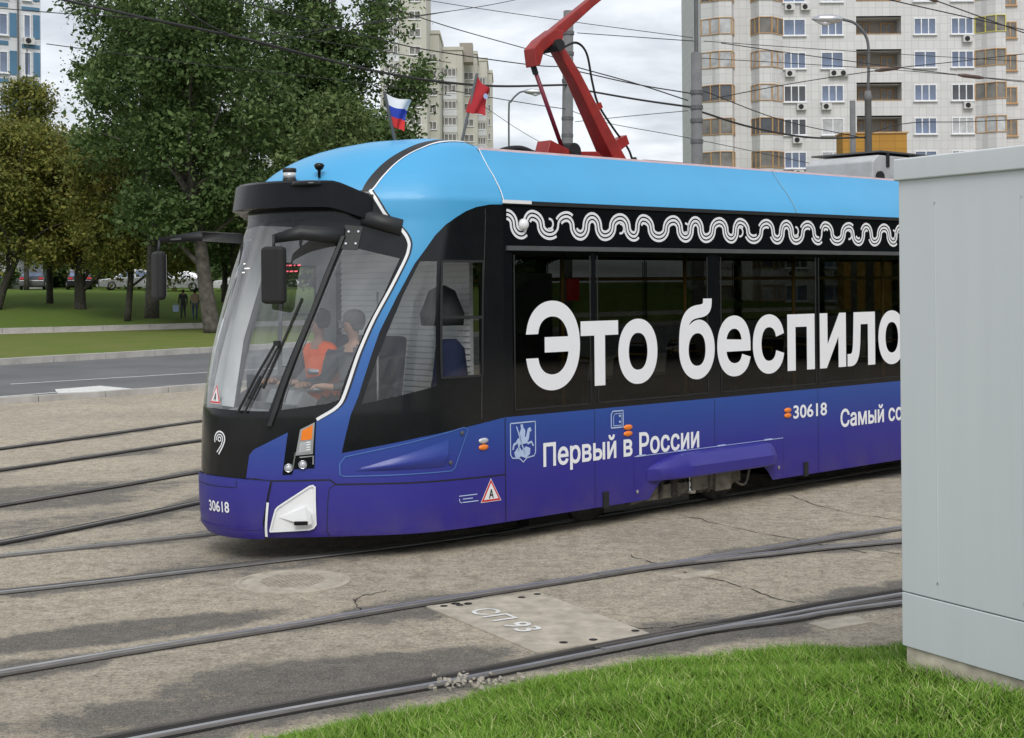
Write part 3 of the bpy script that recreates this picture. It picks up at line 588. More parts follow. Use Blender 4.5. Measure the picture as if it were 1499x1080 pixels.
    rp = [(.63, .375), (.84, .46), (.885, .40), (.885, .33), (.84, .315)]; mb = MB(); q0 = SP(np.array([sg * a for a, z in rp]), np.array([z for a, z in rp]), .014); q1 = SP(np.array([sg * a for a, z in rp]), np.array([z for a, z in rp]), .0)
    hh = [.016, .045, .085, .075, .06]; q1 = SP(np.array([sg * a for a, z in rp]), np.array([z for a, z in rp]), 0) + SN(np.array([sg * a for a, z in rp]), np.array([z for a, z in rp])) * np.array(hh)[:, None]
    mb.add([tuple(v) for v in q0] + [tuple(v) for v in q1], [tuple(range(5)), tuple(range(5, 10))] + [(i, (i + 1) % 5, (i + 1) % 5 + 5, i + 5) for i in range(5)]); obj('lamp_ramp', mb, 'white', fo)
    stick('fog_bulb', MB().cbox((0, 0, .0), (.11, .03, .02)), sg * .80, .335, 'black', fo, off=.062)
    ribbon('fog_rim', [(sg * a, z) for a, z in [(.55, .262), (.61, .44), (.63, .462), (.875, .622), (.903, .628), (.918, .612), (.912, .312), (.89, .284), (.86, .273), (.55, .262)]], .014, 'white', fo, off=.026, n=1)
    ribbon('marker_strip', [(sg * .552, .50), (sg * .515, .235)], .018, 'white', off=.03, n=1)
    for a, z, m_ in ((2.35, .922, 'lens'), (2.35, .866, 'amber')):
        stick('marker_light', MB().lathe([(1, 0), (.95, .3), (.6, .7), (.15, .85)], n=18), sg * a, z, m_, off=.002, smooth=True).scale = (1, 1, 1)
for o in [o for o in tram.children if o.name.startswith('marker_light')]:
    for v in o.data.vertices: v.co = (v.co.x * .055, v.co.y * .026, v.co.z * .02)
bp = [(-.574, .662), (0, .687), (.574, .662), (.47, .2), (-.47, .2)]
bum = panel('bumper', [(-.574, .664), (-.3, .683), (0, .688), (.3, .683), (.574, .664), (.47, .2), (-.47, .2)], 'livery', off=.022)
ribbon('bumper_top_edge', [(-.574, .666), (-.3, .685), (0, .690), (.3, .685), (.574, .666)], .010, 'livery', bum, off=.012)
ribbon('lip', [(-.485, .283), (0, .287), (.485, .283)], .014, 'livery', bum, off=.030); ribbon('seam', [(-.30, .672), (-.30, .62), (.30, .615), (.30, .672)], .006, 'rubber', bum, off=.024, n=1)
ribbon('bumper_gap', [(.580, .668), (.476, .2)], .016, 'rubber', off=.004, n=1); ribbon('bumper_gap', [(-.580, .668), (-.476, .2)], .016, 'rubber', off=.004, n=1)
def lettering(name, body, a0, a1, z0, z1, mat='letter', bold=.012, off=.004, parent=None):
    return text_objs(name, body, bold, a0, a1, z0, z1, lambda u, v: SP(u, v, off), mat, parent or tram)
lettering('fleet_number_digit', '30618', -.02, .225, .405, .497, bold=.02, off=.027, parent=bum)
# nine-shaped operator emblem
lg = MB()
def arcpts(r, a0, a1, n=24): return [(r * math.cos(a0 + (a1 - a0) * i / n), r * math.sin(a0 + (a1 - a0) * i / n)) for i in range(n + 1)]
def logo_line(pts, w):
    pts = np.array(pts); d = np.gradient(pts, axis=0); d /= np.linalg.norm(d, axis=1, keepdims=True); q = np.stack([-d[:, 1], d[:, 0]], 1) * w / 2; n0 = len(lg.v)
    for p, r in zip(pts, q):
        for e in (p + r, p - r): lg.v.append(tuple(SP(.10 + e[0], 1.0 + e[1], .006)))
    lg.f.extend([(n0 + 2 * i, n0 + 2 * i + 1, n0 + 2 * i + 3, n0 + 2 * i + 2) for i in range(len(pts) - 1)])
P_ = math.pi
logo_line(arcpts(.062, P_ * 1.15, -P_ * .12) + [(.04, -.06), (-.005, -.125)], .013); logo_line(arcpts(.038, P_ * 1.1, -P_ * .15) + [(.022, -.05), (-.028, -.11)], .010); logo_line(arcpts(.017, 0, 2 * P_), .010)
obj('operator_emblem', lg, 'letter', tram)
# --- straight body side (near and far), s measured from the cab door post
BL = 13.0
def sp_(poly): return [(NL + s, z) for s, z in poly]
ARCH = [(1.826, .2), (1.90, .28), (2.02, .365), (2.12, .39), (3.43, .395), (3.54, .375), (3.64, .30), (3.722, .2)]
both('side_panel', sp_([(0, .2)] + ARCH + [(7.6, .2), (7.8, .37), (9.3, .38), (9.5, .2), (BL, .2), (BL, 1.104), (0, 1.104)]), 'livery', grid=None)
WIN = [(.10, 1.075), (1.13, 2.722), (2.89, 4.51), (4.53, 6.2), (6.35, 8.0), (8.15, 9.8), (9.95, 11.6), (11.7, 12.85)]
holes = [sp_([(a, 1.14), (b, 1.14), (b, 2.53), (a, 2.53)]) for a, b in WIN]
both('window_band', sp_([(0, 1.104), (BL, 1.104), (BL, 2.545), (0, 2.545)]), 'black', holes=holes, grid=None)
for h in holes: both('window', h, 'tint', grid=None)
for sg in (1, -1):
    for a, b in WIN:
        ribbon('window_seal', [(sg * (NL + a + .02), 2.51), (sg * (NL + a + .02), 1.16), (sg * (NL + b - .02), 1.16), (sg * (NL + b - .02), 2.51)], .016, 'blackm', off=.003, n=1)
both('frieze', sp_([(0, 2.545), (BL, 2.545), (BL, 2.95), (0, 2.95)]), 'black', grid=None)
for s_, y0, y1 in ((0, -.022, 0), (1, 2.5, 2.522)):
    obj('window_rail', MB().box(.03, BL, y0, y1, 2.548, 2.588), 'greyrail', tram); obj('rain_gutter', MB().box(.0, BL, y0 * .6 if s_ == 0 else 2.5, 0 if s_ == 0 else 2.513, 2.945, 2.978), 'rubber', tram)
obj('gutter_end', MB().box(-.02, .32, -.02, -.0145, 2.955, 2.985), 'white', tram)
# roof fairings, roof deck
fz = [(2.982, 0), (3.05, .03), (3.1, .06), (3.2, .13), (3.28, .2), (3.36, .26), (3.445, .32)]
for sg in (1, -1):
    for s0, s1 in ((0.006, 4.168), (4.176, 8.6), (8.608, BL)):
        mb = MB()
        for s in (s0, s1):
            for z, t in fz: mb.v.append((s, t if sg > 0 else 2.5 - t, z))
            mb.v.append((s, .36 if sg > 0 else 2.14, 3.445)); mb.v.append((s, .36 if sg > 0 else 2.14, 3.30))
        n = len(fz) + 2; mb.f = [(j, j + 1, n + j + 1, n + j) for j in range(n - 1)]; f = obj('roof_fairing', mb, 'cyan', tram, True); f.modifiers.new('es', 'EDGE_SPLIT').split_angle = math.radians(40)
        obj('edge_trim', MB().box(s0, s1, .318 if sg > 0 else 2.145, .355 if sg > 0 else 2.182, 3.44, 3.462), 'pink', f)
        obj('joint_strip', MB().tube([(s0, (t - .002) if sg > 0 else 2.502 - t, z) for z, t in fz], .0042, 5), 'white' if s0 < 1 else 'seamgrey', f)
obj('roof_deck', MB().box(.02, BL, .33, 2.17, 3.24, 3.30), 'greyrail', tram)
# closing slope behind the dome
mb = MB(); zz = np.linspace(3.30, 3.597, 12); c0 = [(0, 1.25 - Wz(z), z) for z in zz] + [(0, 1.25 + Wz(z), z) for z in zz[::-1]]
c1 = [(1.1, 1.25 + (p[1] - 1.25) * .86, 3.302 + (p[2] - 3.30) * .12) for p in c0]; mb.add(c0 + c1, [(i, i + 1, len(c0) + i + 1, len(c0) + i) for i in range(len(c0) - 1)] + [tuple(range(len(c0), 2 * len(c0)))]); obj('dome_tail', mb, 'cyan', tram, True)
obj('tail_end_wall', MB().box(BL - .02, BL, .02, 2.48, .25, 3.3), 'blackm', tram)
# --- frieze meander: three parallel white lines
fr_ = MB()
def wline(path, w):
    pts = np.array(path); d = np.gradient(pts, axis=0); d /= np.linalg.norm(d, axis=1, keepdims=True) + 1e-9; q = np.stack([-d[:, 1], d[:, 0]], 1) * w / 2; n0 = len(fr_.v)
    for p, r in zip(pts, q):
        for e in (p + r, p - r): fr_.v.append((e[0], -.0045, e[1]))
    fr_.f.extend([(n0 + 2 * i, n0 + 2 * i + 1, n0 + 2 * i + 3, n0 + 2 * i + 2) for i in range(len(pts) - 1)])
rs = random.Random(4); s = .035; xs_ = [s]; hw = [.178, .134, .213, .223, .18, .154, .158, .205]; i = 0
while s < BL - .3:
    s += hw[i % 8] * rs.uniform(.95, 1.05); xs_.append(s); i += 1
zc = 2.776
for k_ in range(-1, 2):
    run = []
    for i in range(len(xs_) - 1):                       # xs_ alternate crest, trough
        x0, x1 = xs_[i], xs_[i + 1]; crest0 = i % 2 == 0; h = (x1 - x0) / 2; up = .083
        cut = (k_ == -1 and rs.random() < .22) or (k_ == 1 and rs.random() < .22)
        for u in np.linspace(0, 1, 14, endpoint=False):
            if u < .5: a = u / .5 * P_ / 2; x = x0 + h * math.sin(a); dz = up * math.cos(a); nx, nz = math.sin(a) / h, math.cos(a) / up; sgn = 1
            else: a = (u - .5) / .5 * P_ / 2; x = x1 - h * math.cos(a); dz = -up * math.sin(a); nx, nz = math.cos(a) / h, math.sin(a) / up; sgn = 1
            l_ = math.hypot(nx, nz); nx, nz = nx / l_, nz / l_
            zs = 1 if crest0 else -1
            if cut and .25 < u < .6:
                if len(run) > 3: wline(run, .023)
                run = []; continue
            run.append((x + nx * k_ * .037 * zs, zc + zs * dz + nz * k_ * .037))
    if len(run) > 3: wline(run, .023)
for i in range(3, len(xs_) - 2, 5):                     # curled ends inside some loops
    c_ = xs_[i]; up = -1 if i % 2 else 1
    wline([(c_ + .045 * math.cos(a), zc - up * .012 + .045 * math.sin(a)) for a in np.linspace(-P_ * .6, P_ * .55, 12)], .020)
obj('frieze_ornament', fr_, 'letter', tram)
stick('door_sensor', MB().lathe([(.052, 0), (.05, .02), (.035, .042), (.01, .05)], n=20), NL + .225, 2.775, 'white', off=.004, smooth=True)
# --- side lettering and small fittings
lettering('slogan_letter', 'Это беспилотный', NL + .25, NL + 8.487, 1.305, 2.125, bold=.028, off=.006)
lettering('motto_letter', 'Первый в России', NL + .449, NL + 2.558, .578, .853, bold=.022)
lettering('fleet_number_digit', '30618', NL + 4.08, NL + 4.676, .808, .95, bold=.02); lettering('motto_letter', 'Самый современный', NL + 4.925, NL + 7.55, .605, .862, bold=.022)
for s_, z in ((1.543, .906), (1.543, .846), (3.986, .906), (3.986, .850)):
    m_ = stick('marker_light', MB().lathe([(1, 0), (.95, .3), (.6, .7), (.15, .85)], n=18), NL + s_, z, 'amber', off=.002, smooth=True)
    for v in m_.data.vertices: v.co = (v.co.x * .062, v.co.y * .027, v.co.z * .02)
for dx_, w_ in ((0, .012), (.03, .007)):
    a0, a1, z0, z1 = 1.315 + dx_, 1.475 - dx_ * .6, .915 + dx_ * .6, 1.068 - dx_ * .8
    ribbon('hatch_frame', [(NL + a, z) for a, z in ((a0, z0), (a1, z0), (a1, z1), (a0 + .02, z1), (a0, z1 - .03), (a0, z0))], w_, 'paleblue', off=.006, n=1)
for z in (1.02, .965): stick('hatch_screw', MB().lathe([(.012, 0), (.012, .005)], n=8), NL + 1.43, z, 'paleblue', off=.003)
# city crest: shield outline with rider, horse and dragon
cs = sp_([(.058, 1.046), (.354, 1.046), (.354, .775), (.335, .745), (.25, .735), (.207, .70), (.165, .735), (.08, .745), (.058, .775), (.058, 1.046)])
sh = ribbon('city_crest', cs, .011, 'paleblue', off=.005, n=1)
def crest(poly): panel('crest_figure', sp_([(.06 + x * .29, .72 + y * .32) for x, y in poly]), 'paleblue', sh, off=.005, grid=None)
crest([(.40, .97), (.50, .97), (.52, .88), (.60, .80), (.58, .62), (.42, .60), (.36, .74), (.42, .85)])                      # rider
crest([(.30, .60), (.62, .62), (.70, .84), (.80, .88), (.86, .78), (.78, .74), (.74, .55), (.66, .44), (.32, .42), (.20, .50)])  # horse
crest([(.66, .46), (.86, .50), (.95, .36), (.90, .34), (.84, .44), (.70, .40)]); crest([(.20, .50), (.10, .46), (.06, .30), (.12, .30), (.16, .42), (.26, .44)])
crest([(.22, .92), (.26, .93), (.60, .16), (.56, .14)])                                                                     # lance
crest([(.14, .22), (.34, .40), (.44, .26), (.62, .36), (.80, .30), (.78, .14), (.62, .04), (.40, .10), (.30, .05), (.18, .10)])   # dragon
crest([(.30, .42), (.38, .42), (.36, .26), (.28, .24)])
# orange warning triangles with the letter A
def tri(a, z, h, w, parent, off):
    r = .02
    def T(k_, o_, m_): return panel('warning_sign' if m_ == 'white' and k_ > .95 else 'sign_border', [(a + w / 2 * k_ * .0, z + h * (.36 + .64 * k_)), (a + w / 2 * k_, z + h * .36 - h * .36 * k_), (a - w / 2 * k_, z + h * .36 - h * .36 * k_)], m_, parent, off=off + o_, grid=.03)
    e = T(1, 0, 'white'); T(.93, .0015, 'signred'); T(.70, .003, 'white')
    lettering('sign_letter', 'А', a - w * .115, a + w * .115, z + h * .15, z + h * .53, 'blackm', .03, off + .005, e)
tri(2.423, .395, .20, .22, tram, .004); tri(.0, 1.285, .165, .17, tram, .004)
for i, (w_, x0) in enumerate(((.18, 2.10), (.10, 2.135), (.155, 2.135))): ribbon('notice_line', [(x0, .475 - i * .028), (x0 + w_, .475 - i * .028)], .008, 'paleblue', off=.004, n=1)
stick('phone_symbol', MB().tube([(-.012, .018, 0), (-.014, 0, 0), (-.002, -.016, 0), (.014, -.018, 0)], .004, 5), 2.115, .435, 'paleblue', off=.004)
for s_ in (1.232, 4.287): obj('jacking_tab', MB().box(s_ - .035, s_ + .035, -.016, .0, .185, .335), 'rubber', tram)
# wheel fairing bulge and its panel
ribbon('panel_edge', sp_([(1.625, .622), (3.905, .622)]), .006, 'paleblue', off=.003, n=1)
for s_ in (1.10, 2.80, 4.52, 6.25): ribbon('panel_seam', sp_([(s_, .2 if s_ not in (2.80,) else .64), (s_, 1.1)]), .004, 'rubber', off=.002, n=1)
for s_ in (1.625, 3.905): ribbon('panel_seam', sp_([(s_, .2), (s_, .622)]), .005, 'livery', off=.004, n=1)
for s_ in (1.72, 2.30, 2.9, 3.65): obj('hinge', MB().box(s_ - .06, s_ + .06, -.006, 0, .618, .632), 'paleblue', tram)
for s_, z in ((1.66, .29), (3.82, .32)): stick('bolt', MB().lathe([(.018, 0), (.018, .008), (.008, .012)], n=10), NL + s_, z, 'silver', off=.002)
mb = MB(); NU = 26
for i in range(NU + 1):
    u = i / NU; s_ = 1.80 + 1.95 * u; e = min(1, u / .30, (1 - u) / .10); e = math.sin(e * P_ / 2) ** .8; zt = .485 + .125 * e; zb = .375; d = .15 * e + .004
    for z, t in ((zt, .001), (zt - .012, -d * .55), (.485, -d), (zb + .015, -d * .96), (zb, -d * .85), (zb, .03)): mb.v.append((s_, t, z))
mb.f = [(i * 6 + j, i * 6 + j + 1, i * 6 + j + 7, i * 6 + j + 6) for i in range(NU) for j in range(5)] + [tuple(range(6)), tuple(NU * 6 + j for j in range(6))]
wf = obj('wheel_fairing', mb, 'livery', tram, True); wf.modifiers.new('es', 'EDGE_SPLIT').split_angle = math.radians(35)
# --- bogies
def bogie(s0):
    b = obj('bogie', MB().box(s0 - 1.1, s0 + 1.1, .20, .30, .20, .32).box(s0 - .45, s0 + .05, .10, .2, .16, .30).box(s0 + .18, s0 + .62, .06, .2, .2, .40).prism([(s0 - .65, .14), (s0 - .3, .18), (s0 + .6, .17), (s0 + .75, .28), (s0 - .6, .3)], .12, .2), 'steel', tram, bevel=.01)
    for sx in (-.95, .95):
        for t in (.45, 2.0):
            w = obj('wheel', MB().lathe([(.29, -.06), (.315, -.058), (.30, .05), (.24, .065), (.22, .03), (.08, .03), (.07, .08), (.01, .08)], (s0 + sx, t - .0, .31), 32, 'y'), 'dirty', tram, True)
        obj('axle_box', MB().lathe([(.15, -.06), (.16, .03), (.10, .07), (.02, .07)], (s0 + sx - .08, .22, .33), 20, 'y'), 'steel', b, True)
    for sx in (-.05, .22, .33):
        obj('spring', MB().lathe([(.05, 0), (.055, .04), (.045, .06), (.055, .10), (.045, .13), (.055, .17), (.05, .21)], (s0 + sx, .12, .17), 14), 'silver' if sx == .22 else 'dirty', b, True)
    for sx in (-.28, .42): obj('link_arm', MB().tube([(s0 + sx, .07, .17), (s0 + sx + .02, .07, .40)], .018, 8), 'dirty', b)
    obj('damper', MB().tube([(s0 - .75, .12, .24), (s0 - .35, .1, .27)], .055, 12), 'steel', b, True); obj('bracket', MB().box(s0 + .5, s0 + .74, .035, .055, .17, .36), 'steel', b)
    obj('track_brake', MB().box(s0 - .72, s0 + .52, .40, .50, .045, .125), 'greyrail', b, bevel=.006)
    obj('hose', MB().tube(catmull([(s0 + .7, .06, .36), (s0 + .85, .04, .22), (s0 + 1.0, .06, .20), (s0 + 1.1, .08, .36)], 6), .014, 6), 'steel', b)
bogie(2.35); bogie(8.55)
obj('light_block_pan', MB().hprism([(-1.9, .95), (-1.95, 1.25), (-1.9, 1.55), (-1.3, 2.1), (-.6, 2.4), (1.1, 2.44), (1.1, .06), (-.6, .10), (-1.3, .4)], .235, .255), 'rubber', tram)  # both pans are added to block light and deepen the shade under the tram
obj('light_block_pan', MB().box(3.75, 7.5, .06, 2.44, .225, .245), 'rubber', tram)
obj('underframe', MB().box(-1.2, BL, .55, 1.95, .20, .40).box(.6, 1.1, .35, .6, .06, .3), 'rubber', tram)
# --- interior
obj('saloon_floor', MB().box(.1, BL - .03, .03, 2.47, .40, .44), 'dark_int', tram); obj('saloon_ceiling', MB().box(.1, BL - .03, .06, 2.44, 2.56, 2.60), 'grey_int', tram)
obj('cab_floor', MB().hprism([(-1.75, .95), (-1.75, 1.55), (-1.0, 2.28), (.08, 2.42), (.08, .08), (-1.0, .22)], .60, .64), 'grey_int', tram)
obj('cab_ceiling', MB().hprism([(-1.3, .95), (-1.3, 1.55), (-.8, 2.2), (.08, 2.4), (.08, .10), (-.8, .3)], 2.84, 2.88), 'liner', tram)
obj('cab_partition', MB().box(.04, .10, .9, 2.44, .62, 2.84), 'liner', tram); obj('cab_partition', MB().box(.04, .10, .06, .9, .62, 1.3).box(.04, .10, .06, .14, 1.3, 2.84), 'grey_int', tram)
bl = obj('window_blind', MB().box(.005, .035, .45, 2.40, 1.15, 2.55), 'white', tram)
for i in range(26): obj('blind_slat', MB().cbox((-.002, 1.425, 1.18 + i * .053), (.012, 1.95, .044), Matrix.Rotation(.2, 3, 'Y')), 'white', bl)
obj('dashboard', MB().hprism([(-1.92, .9), (-1.97, 1.25), (-1.92, 1.6), (-1.5, 2.02), (-1.25, 2.1), (-1.38, 1.5), (-1.38, 1.0), (-1.25, .40), (-1.5, .48)], .64, 1.17), 'grey_int', tram, bevel=.03)
obj('console', MB().cbox((-1.36, 1.25, 1.26), (.18, .5, .14), Matrix.Rotation(.5, 3, 'Y')), 'grey_int', tram, bevel=.01)
obj('screen_pod', MB().cbox((-1.42, 1.75, 1.36), (.06, .3, .22), Matrix.Rotation(-.3, 3, 'Z')), 'dark_int', tram, bevel=.01)
obj('cab_pillar_lining', MB().beam([(-1.62, 1.98, 1.2), (-1.5, 2.0, 1.8), (-1.3, 1.98, 2.4), (-1.15, 1.95, 2.8)], [(.11, .03)] * 4, (.3, 1, 0)), 'white', tram)
for t, nm in ((1.45, 'driver_seat'), (.9, 'driver_seat')):
    ds = obj(nm, MB().cbox((-.86, t, 1.06), (.46, .44, .1)), 'seat', tram, bevel=.03); obj('backrest', MB().cbox((-.60, t, 1.45), (.1, .42, .72), Matrix.Rotation(.12, 3, 'Y')), 'seat', ds, bevel=.03); obj('pedestal', MB().lathe([(.08, .64), (.06, 1.02)], (-.86, t, 0), 12), 'dark_int', ds)
obj('hung_coat', MB().lathe([(.06, 1.78), (.13, 1.70), (.16, 1.45), (.20, 1.25), (.21, 1.12), (.02, 1.12)], (-.26, .42, 0), 14), 'navy', tram, True)
obj('hung_bag', MB().lathe([(.03, 2.25), (.12, 2.2), (.2, 2.0), (.19, 1.9), (.02, 1.9)], (-.28, .5, 0), 14), 'dark_int', tram, True)
obj('cab_post', MB().tube([(-.95, .55, 1.2), (-.95, .55, 2.2)], .012, 8), 'silver', tram)
def seat_unit():
    s_ = obj('passenger_seat', MB().cbox((0, 0, .86), (.42, .42, .07)), 'seat', tram, bevel=.02); obj('backrest', MB().cbox((.2, 0, 1.2), (.06, .42, .66), Matrix.Rotation(.14, 3, 'Y')), 'seat', s_, bevel=.02); obj('seat_stand', MB().box(-.05, .05, -.15, .15, .44, .83), 'grey_int', s_); obj('grab_handle', MB().tube([(.25, -.2, 1.48), (.27, -.2, 1.56), (.27, .2, 1.56), (.25, .2, 1.48)], .012, 6), 'yellow', s_); return s_
s0 = seat_unit(); first = True
for x in (.95, 1.75, 2.55, 3.7, 4.5, 5.3, 6.2, 7.0):
    for t in (.38, 2.12):
        s_ = s0 if first else copy_tree(s0, tram); first = False; s_.location = (x, t, 0)
for x in (.92, 2.62, 2.98, 4.4, 6.1): obj('grab_pole', MB().tube([(x, .22, .44), (x, .22, 2.56)], .018, 8), 'yellow', tram, True)
for t in (.55, 1.95): obj('grab_rail', MB().tube([(.4, t, 2.3), (BL - .3, t, 2.3)], .015, 8), 'yellow', tram, True)
obj('equipment_locker', MB().box(.14, .70, .12, .5, .44, 2.35), 'dark_int', tram, bevel=.01); obj('notice_board', MB().box(.86, 1.02, .10, .115, 2.1, 2.3), 'signred', tram)
# --- visor, sensors, mirrors, wipers
mb = MB(); an_ = np.linspace(-1.12, 1.12, 37); prof = [(2.895, .0), (2.885, .10), (2.893, .128), (3.035, .160), (3.052, .150), (3.085, -.02)]
for a in an_:
    e = np.clip((1.12 - abs(a)) / .34, 0, 1) ** .8; dz = -.10 * np.clip((abs(a) - .72) / .40, 0, 1) ** 1.3
    for z, o_ in prof: mb.v.append(tuple(SP(a, z + dz * (1 if z < 3 else .75), .008 + o_ * (.12 + .88 * e))))
npf = len(prof); mb.f = [(i * npf + j, i * npf + j + 1, (i + 1) * npf + j + 1, (i + 1) * npf + j) for i in range(len(an_) - 1) for j in range(npf - 1)] + [tuple(range(npf)), tuple((len(an_) - 1) * npf + j for j in range(npf))]
vi = obj('visor', mb, 'visor', tram, True); vi.modifiers.new('es', 'EDGE_SPLIT').split_angle = math.radians(28)
for sg in (1, -1):
    mb = MB()
    for a, w_ in ((1.02, .0), (1.10, .07), (1.25, .09), (1.36, .05), (1.42, 0)):
        for z, o_ in ((2.76, 0), (2.775, w_), (2.86, w_ * 1.1), (2.90, 0)): mb.v.append(tuple(SP(sg * a, z - (a - 1.02) * .25, .006 + o_)))
    mb.f = [(i * 4 + j, i * 4 + j + 1, i * 4 + j + 5, i * 4 + j + 4) for i in range(4) for j in range(3)]; obj('camera_pod', mb, 'blackm', vi, True)
    for a, z in ((.93, 2.70), (.93, 2.60), (1.02, 2.70), (1.02, 2.60)): stick('bolt', MB().lathe([(.010, 0), (.010, .012)], n=8), sg * a, z, 'silver', vi, off=.01)
    panel('mirror_base', [(sg * a, z) for a, z in [(.88, 2.56), (1.05, 2.55), (1.05, 2.74), (.88, 2.76)]][::sg], 'blackm', vi, off=.012)
def on_roof(a, z): return Vector(tuple(SP(a, z, 0)))
p = Vector(tuple(SP(.30, 3.08, .06))) + Vector((0, 0, .012)); ls = obj('lidar_sensor', MB().lathe([(.058, 0), (.058, .03), (.053, .032), (.053, .085), (.058, .088), (.058, .115), (.05, .12)], p, 24), 'blackm', tram, True); obj('sensor_band', MB().lathe([(.0545, .036), (.0545, .082)], p, 24), M['lens'], ls, True); obj('sensor_mount', MB().lathe([(.085, -.012), (.08, .002)], p, 24), 'alu', ls)
p = Vector(tuple(SP(.52, 3.17, .03))); obj('gnss_antenna', MB().lathe([(.012, -.06), (.014, .0), (.034, .015), (.046, .045), (.030, .062), (.006, .066)], p + Vector((0, 0, .035)), 18), 'black', tram, True)
obj('front_hatch', MB().lathe([(.20, -.03), (.17, .006), (.1, .016), (.01, .018)], Vector(tuple(SP(.50, 3.09, .05))), 28), 'black', tram, True)
def mirror(name, arm, c, sz, rz):
    m_ = obj(name, MB().cbox((0, 0, 0), sz), 'rubber', tram, bevel=.035); m_.location = c; m_.rotation_euler = (0, 0, rz); obj('mirror_glass', MB().cbox((sz[0] * .5 + .002, 0, 0), (.003, sz[1] * .8, sz[2] * .86)), 'silver', m_); obj('mirror_arm', arm, 'blackm', tram, True); return m_
A0 = Vector(tuple(SP(.9, 2.66, .02))); C0 = Vector((-1.86, .73, 2.345)); top = Vector((-1.85, .74, 2.64))
a_ = MB().beam([A0, A0.lerp(top, .5) + Vector((-.08, 0, .04)), top], [(.07, .012), (.06, .012), (.035, .012)], (.7, .3, 0)); a_.tube([top + Vector((0, 0, .03)), C0 + Vector((0, 0, .18))], .013, 8); mirror('wing_mirror', a_, C0, (.09, .25, .47), .15)
A1 = Vector(tuple(SP(-.9, 2.68, .02))); C1 = Vector((-1.93, 2.52, 2.36)); top = Vector((-1.92, 2.52, 2.68))
a_ = MB().beam([A1, A1.lerp(top, .5) + Vector((-.05, 0, .03)), top], [(.055, .012), (.045, .012), (.025, .012)], (.5, -.3, 0)); a_.tube([top, C1 + Vector((0, 0, .18))], .013, 8); mirror('wing_mirror', a_, C1, (.09, .24, .44), -.25)
wp = obj('wiper', MB().tube([SP(.30, 1.22, .03), SP(.42, 1.50, .05), SP(.53, 1.78, .05)], .012, 6).tube([SP(.36, 1.22, .03), SP(.47, 1.50, .05), SP(.56, 1.76, .05)], .010, 6), 'rubber', tram)
obj('wiper_blade', MB().tube([SP(.48, 1.42, .02), SP(.58, 1.78, .025), SP(.66, 2.15, .02)], .012, 5), 'rubber', wp); obj('wiper_joint', MB().lathe([(.03, -.02), (.03, .02)], Vector(tuple(SP(.54, 1.78, .05))), 10), 'rubber', wp)
# --- pantograph (centre line y = 1.25)
def pz(s, z, t=1.25): return (s, t, z)
pg = obj('pantograph', MB().box(1.5, 2.9, .95, 1.02, 3.40, 3.48).box(1.5, 2.9, 1.48, 1.55, 3.40, 3.48).box(2.55, 2.75, .9, 1.6, 3.40, 3.52).box(1.5, 1.62, .9, 1.6, 3.42, 3.5).prism([(1.60, 3.48), (1.68, 3.70), (2.0, 3.60), (2.35, 3.62), (2.55, 3.5)], 1.15, 1.35), 'red', tram, bevel=.01)
for x in (1.55, 2.85):
    for t in (.98, 1.52): obj('roof_insulator', MB().lathe([(.05, 3.28), (.075, 3.30), (.05, 3.32), (.075, 3.34), (.05, 3.36), (.075, 3.38), (.05, 3.41)], (x, t, 0), 14), 'insul', pg, True)
obj('lower_arm', MB().beam([pz(2.72, 3.50), pz(2.35, 4.02), pz(2.1, 4.38), pz(1.80, 4.72)], [(.085, .11), (.068, .08), (.058, .068), (.05, .058)], (0, 1, 0)), 'red', pg, bevel=.012)
obj('upper_arm', MB().beam([pz(1.73, 4.70), pz(1.88, 4.83), pz(2.35, 5.17), pz(3.3, 5.80)], [(.07, .06), (.055, .052), (.045, .045), (.035, .04)], (0, 1, 0)), 'red', pg, bevel=.01)
obj('knee_casting', MB().prism([(1.51, 4.42), (1.57, 4.44), (1.62, 4.58), (1.75, 4.67), (1.88, 4.67), (1.90, 4.82), (1.78, 4.83), (1.58, 4.70), (1.48, 4.60)], 1.17, 1.33), 'red', pg, bevel=.012)
obj('knee_bearing', MB().lathe([(.06, -.13), (.06, .13)], (1.80, 1.25, 4.66), 16, 'y'), 'rubber', pg); obj('guide_rod', MB().tube([pz(1.545, 4.43), pz(1.945, 3.62)], .022, 8), 'dred', pg, True); obj('rod_end', MB().tube([pz(1.535, 4.45), pz(1.575, 4.36)], .03, 8), 'rubber', pg)
obj('drive_motor', MB().lathe([(.09, -.1), (.10, .1)], (2.02, 1.25, 3.60), 16, 'y').tube([pz(1.75, 3.68), pz(1.92, 3.60)], .02, 6), 'rubber', pg)
obj('arm_lug', MB().beam([pz(2.32, 4.02), pz(2.49, 4.12)], [(.04, .03), (.03, .03)], (0, 1, 0)), 'red', pg)
obj('arm_lug', MB().beam([pz(2.70, 3.70), pz(2.86, 3.78)], [(.06, .05), (.05, .05)], (0, 1, 0)), 'red', pg)
obj('power_cable', MB().tube(catmull([pz(1.86, 4.64), pz(1.95, 4.66), pz(2.15, 4.735), pz(2.30, 4.64), pz(2.38, 4.35), pz(2.47, 4.12), pz(2.7, 3.88), pz(2.92, 3.68), pz(3.0, 3.5)], 6), .013, 6), 'rubber', pg, True)
obj('cable_terminal', MB().lathe([(.06, 3.3), (.04, 3.45), (.05, 3.52), (.03, 3.6)], (3.0, 1.25, 0), 12), 'rubber', pg)
obj('contact_shoe', MB().beam([(3.3, .55, 5.78), (3.3, .75, 5.86), (3.3, 1.75, 5.86), (3.3, 1.95, 5.78)], [(.02, .05)] * 4, (1, 0, 0)), 'greyrail', pg)
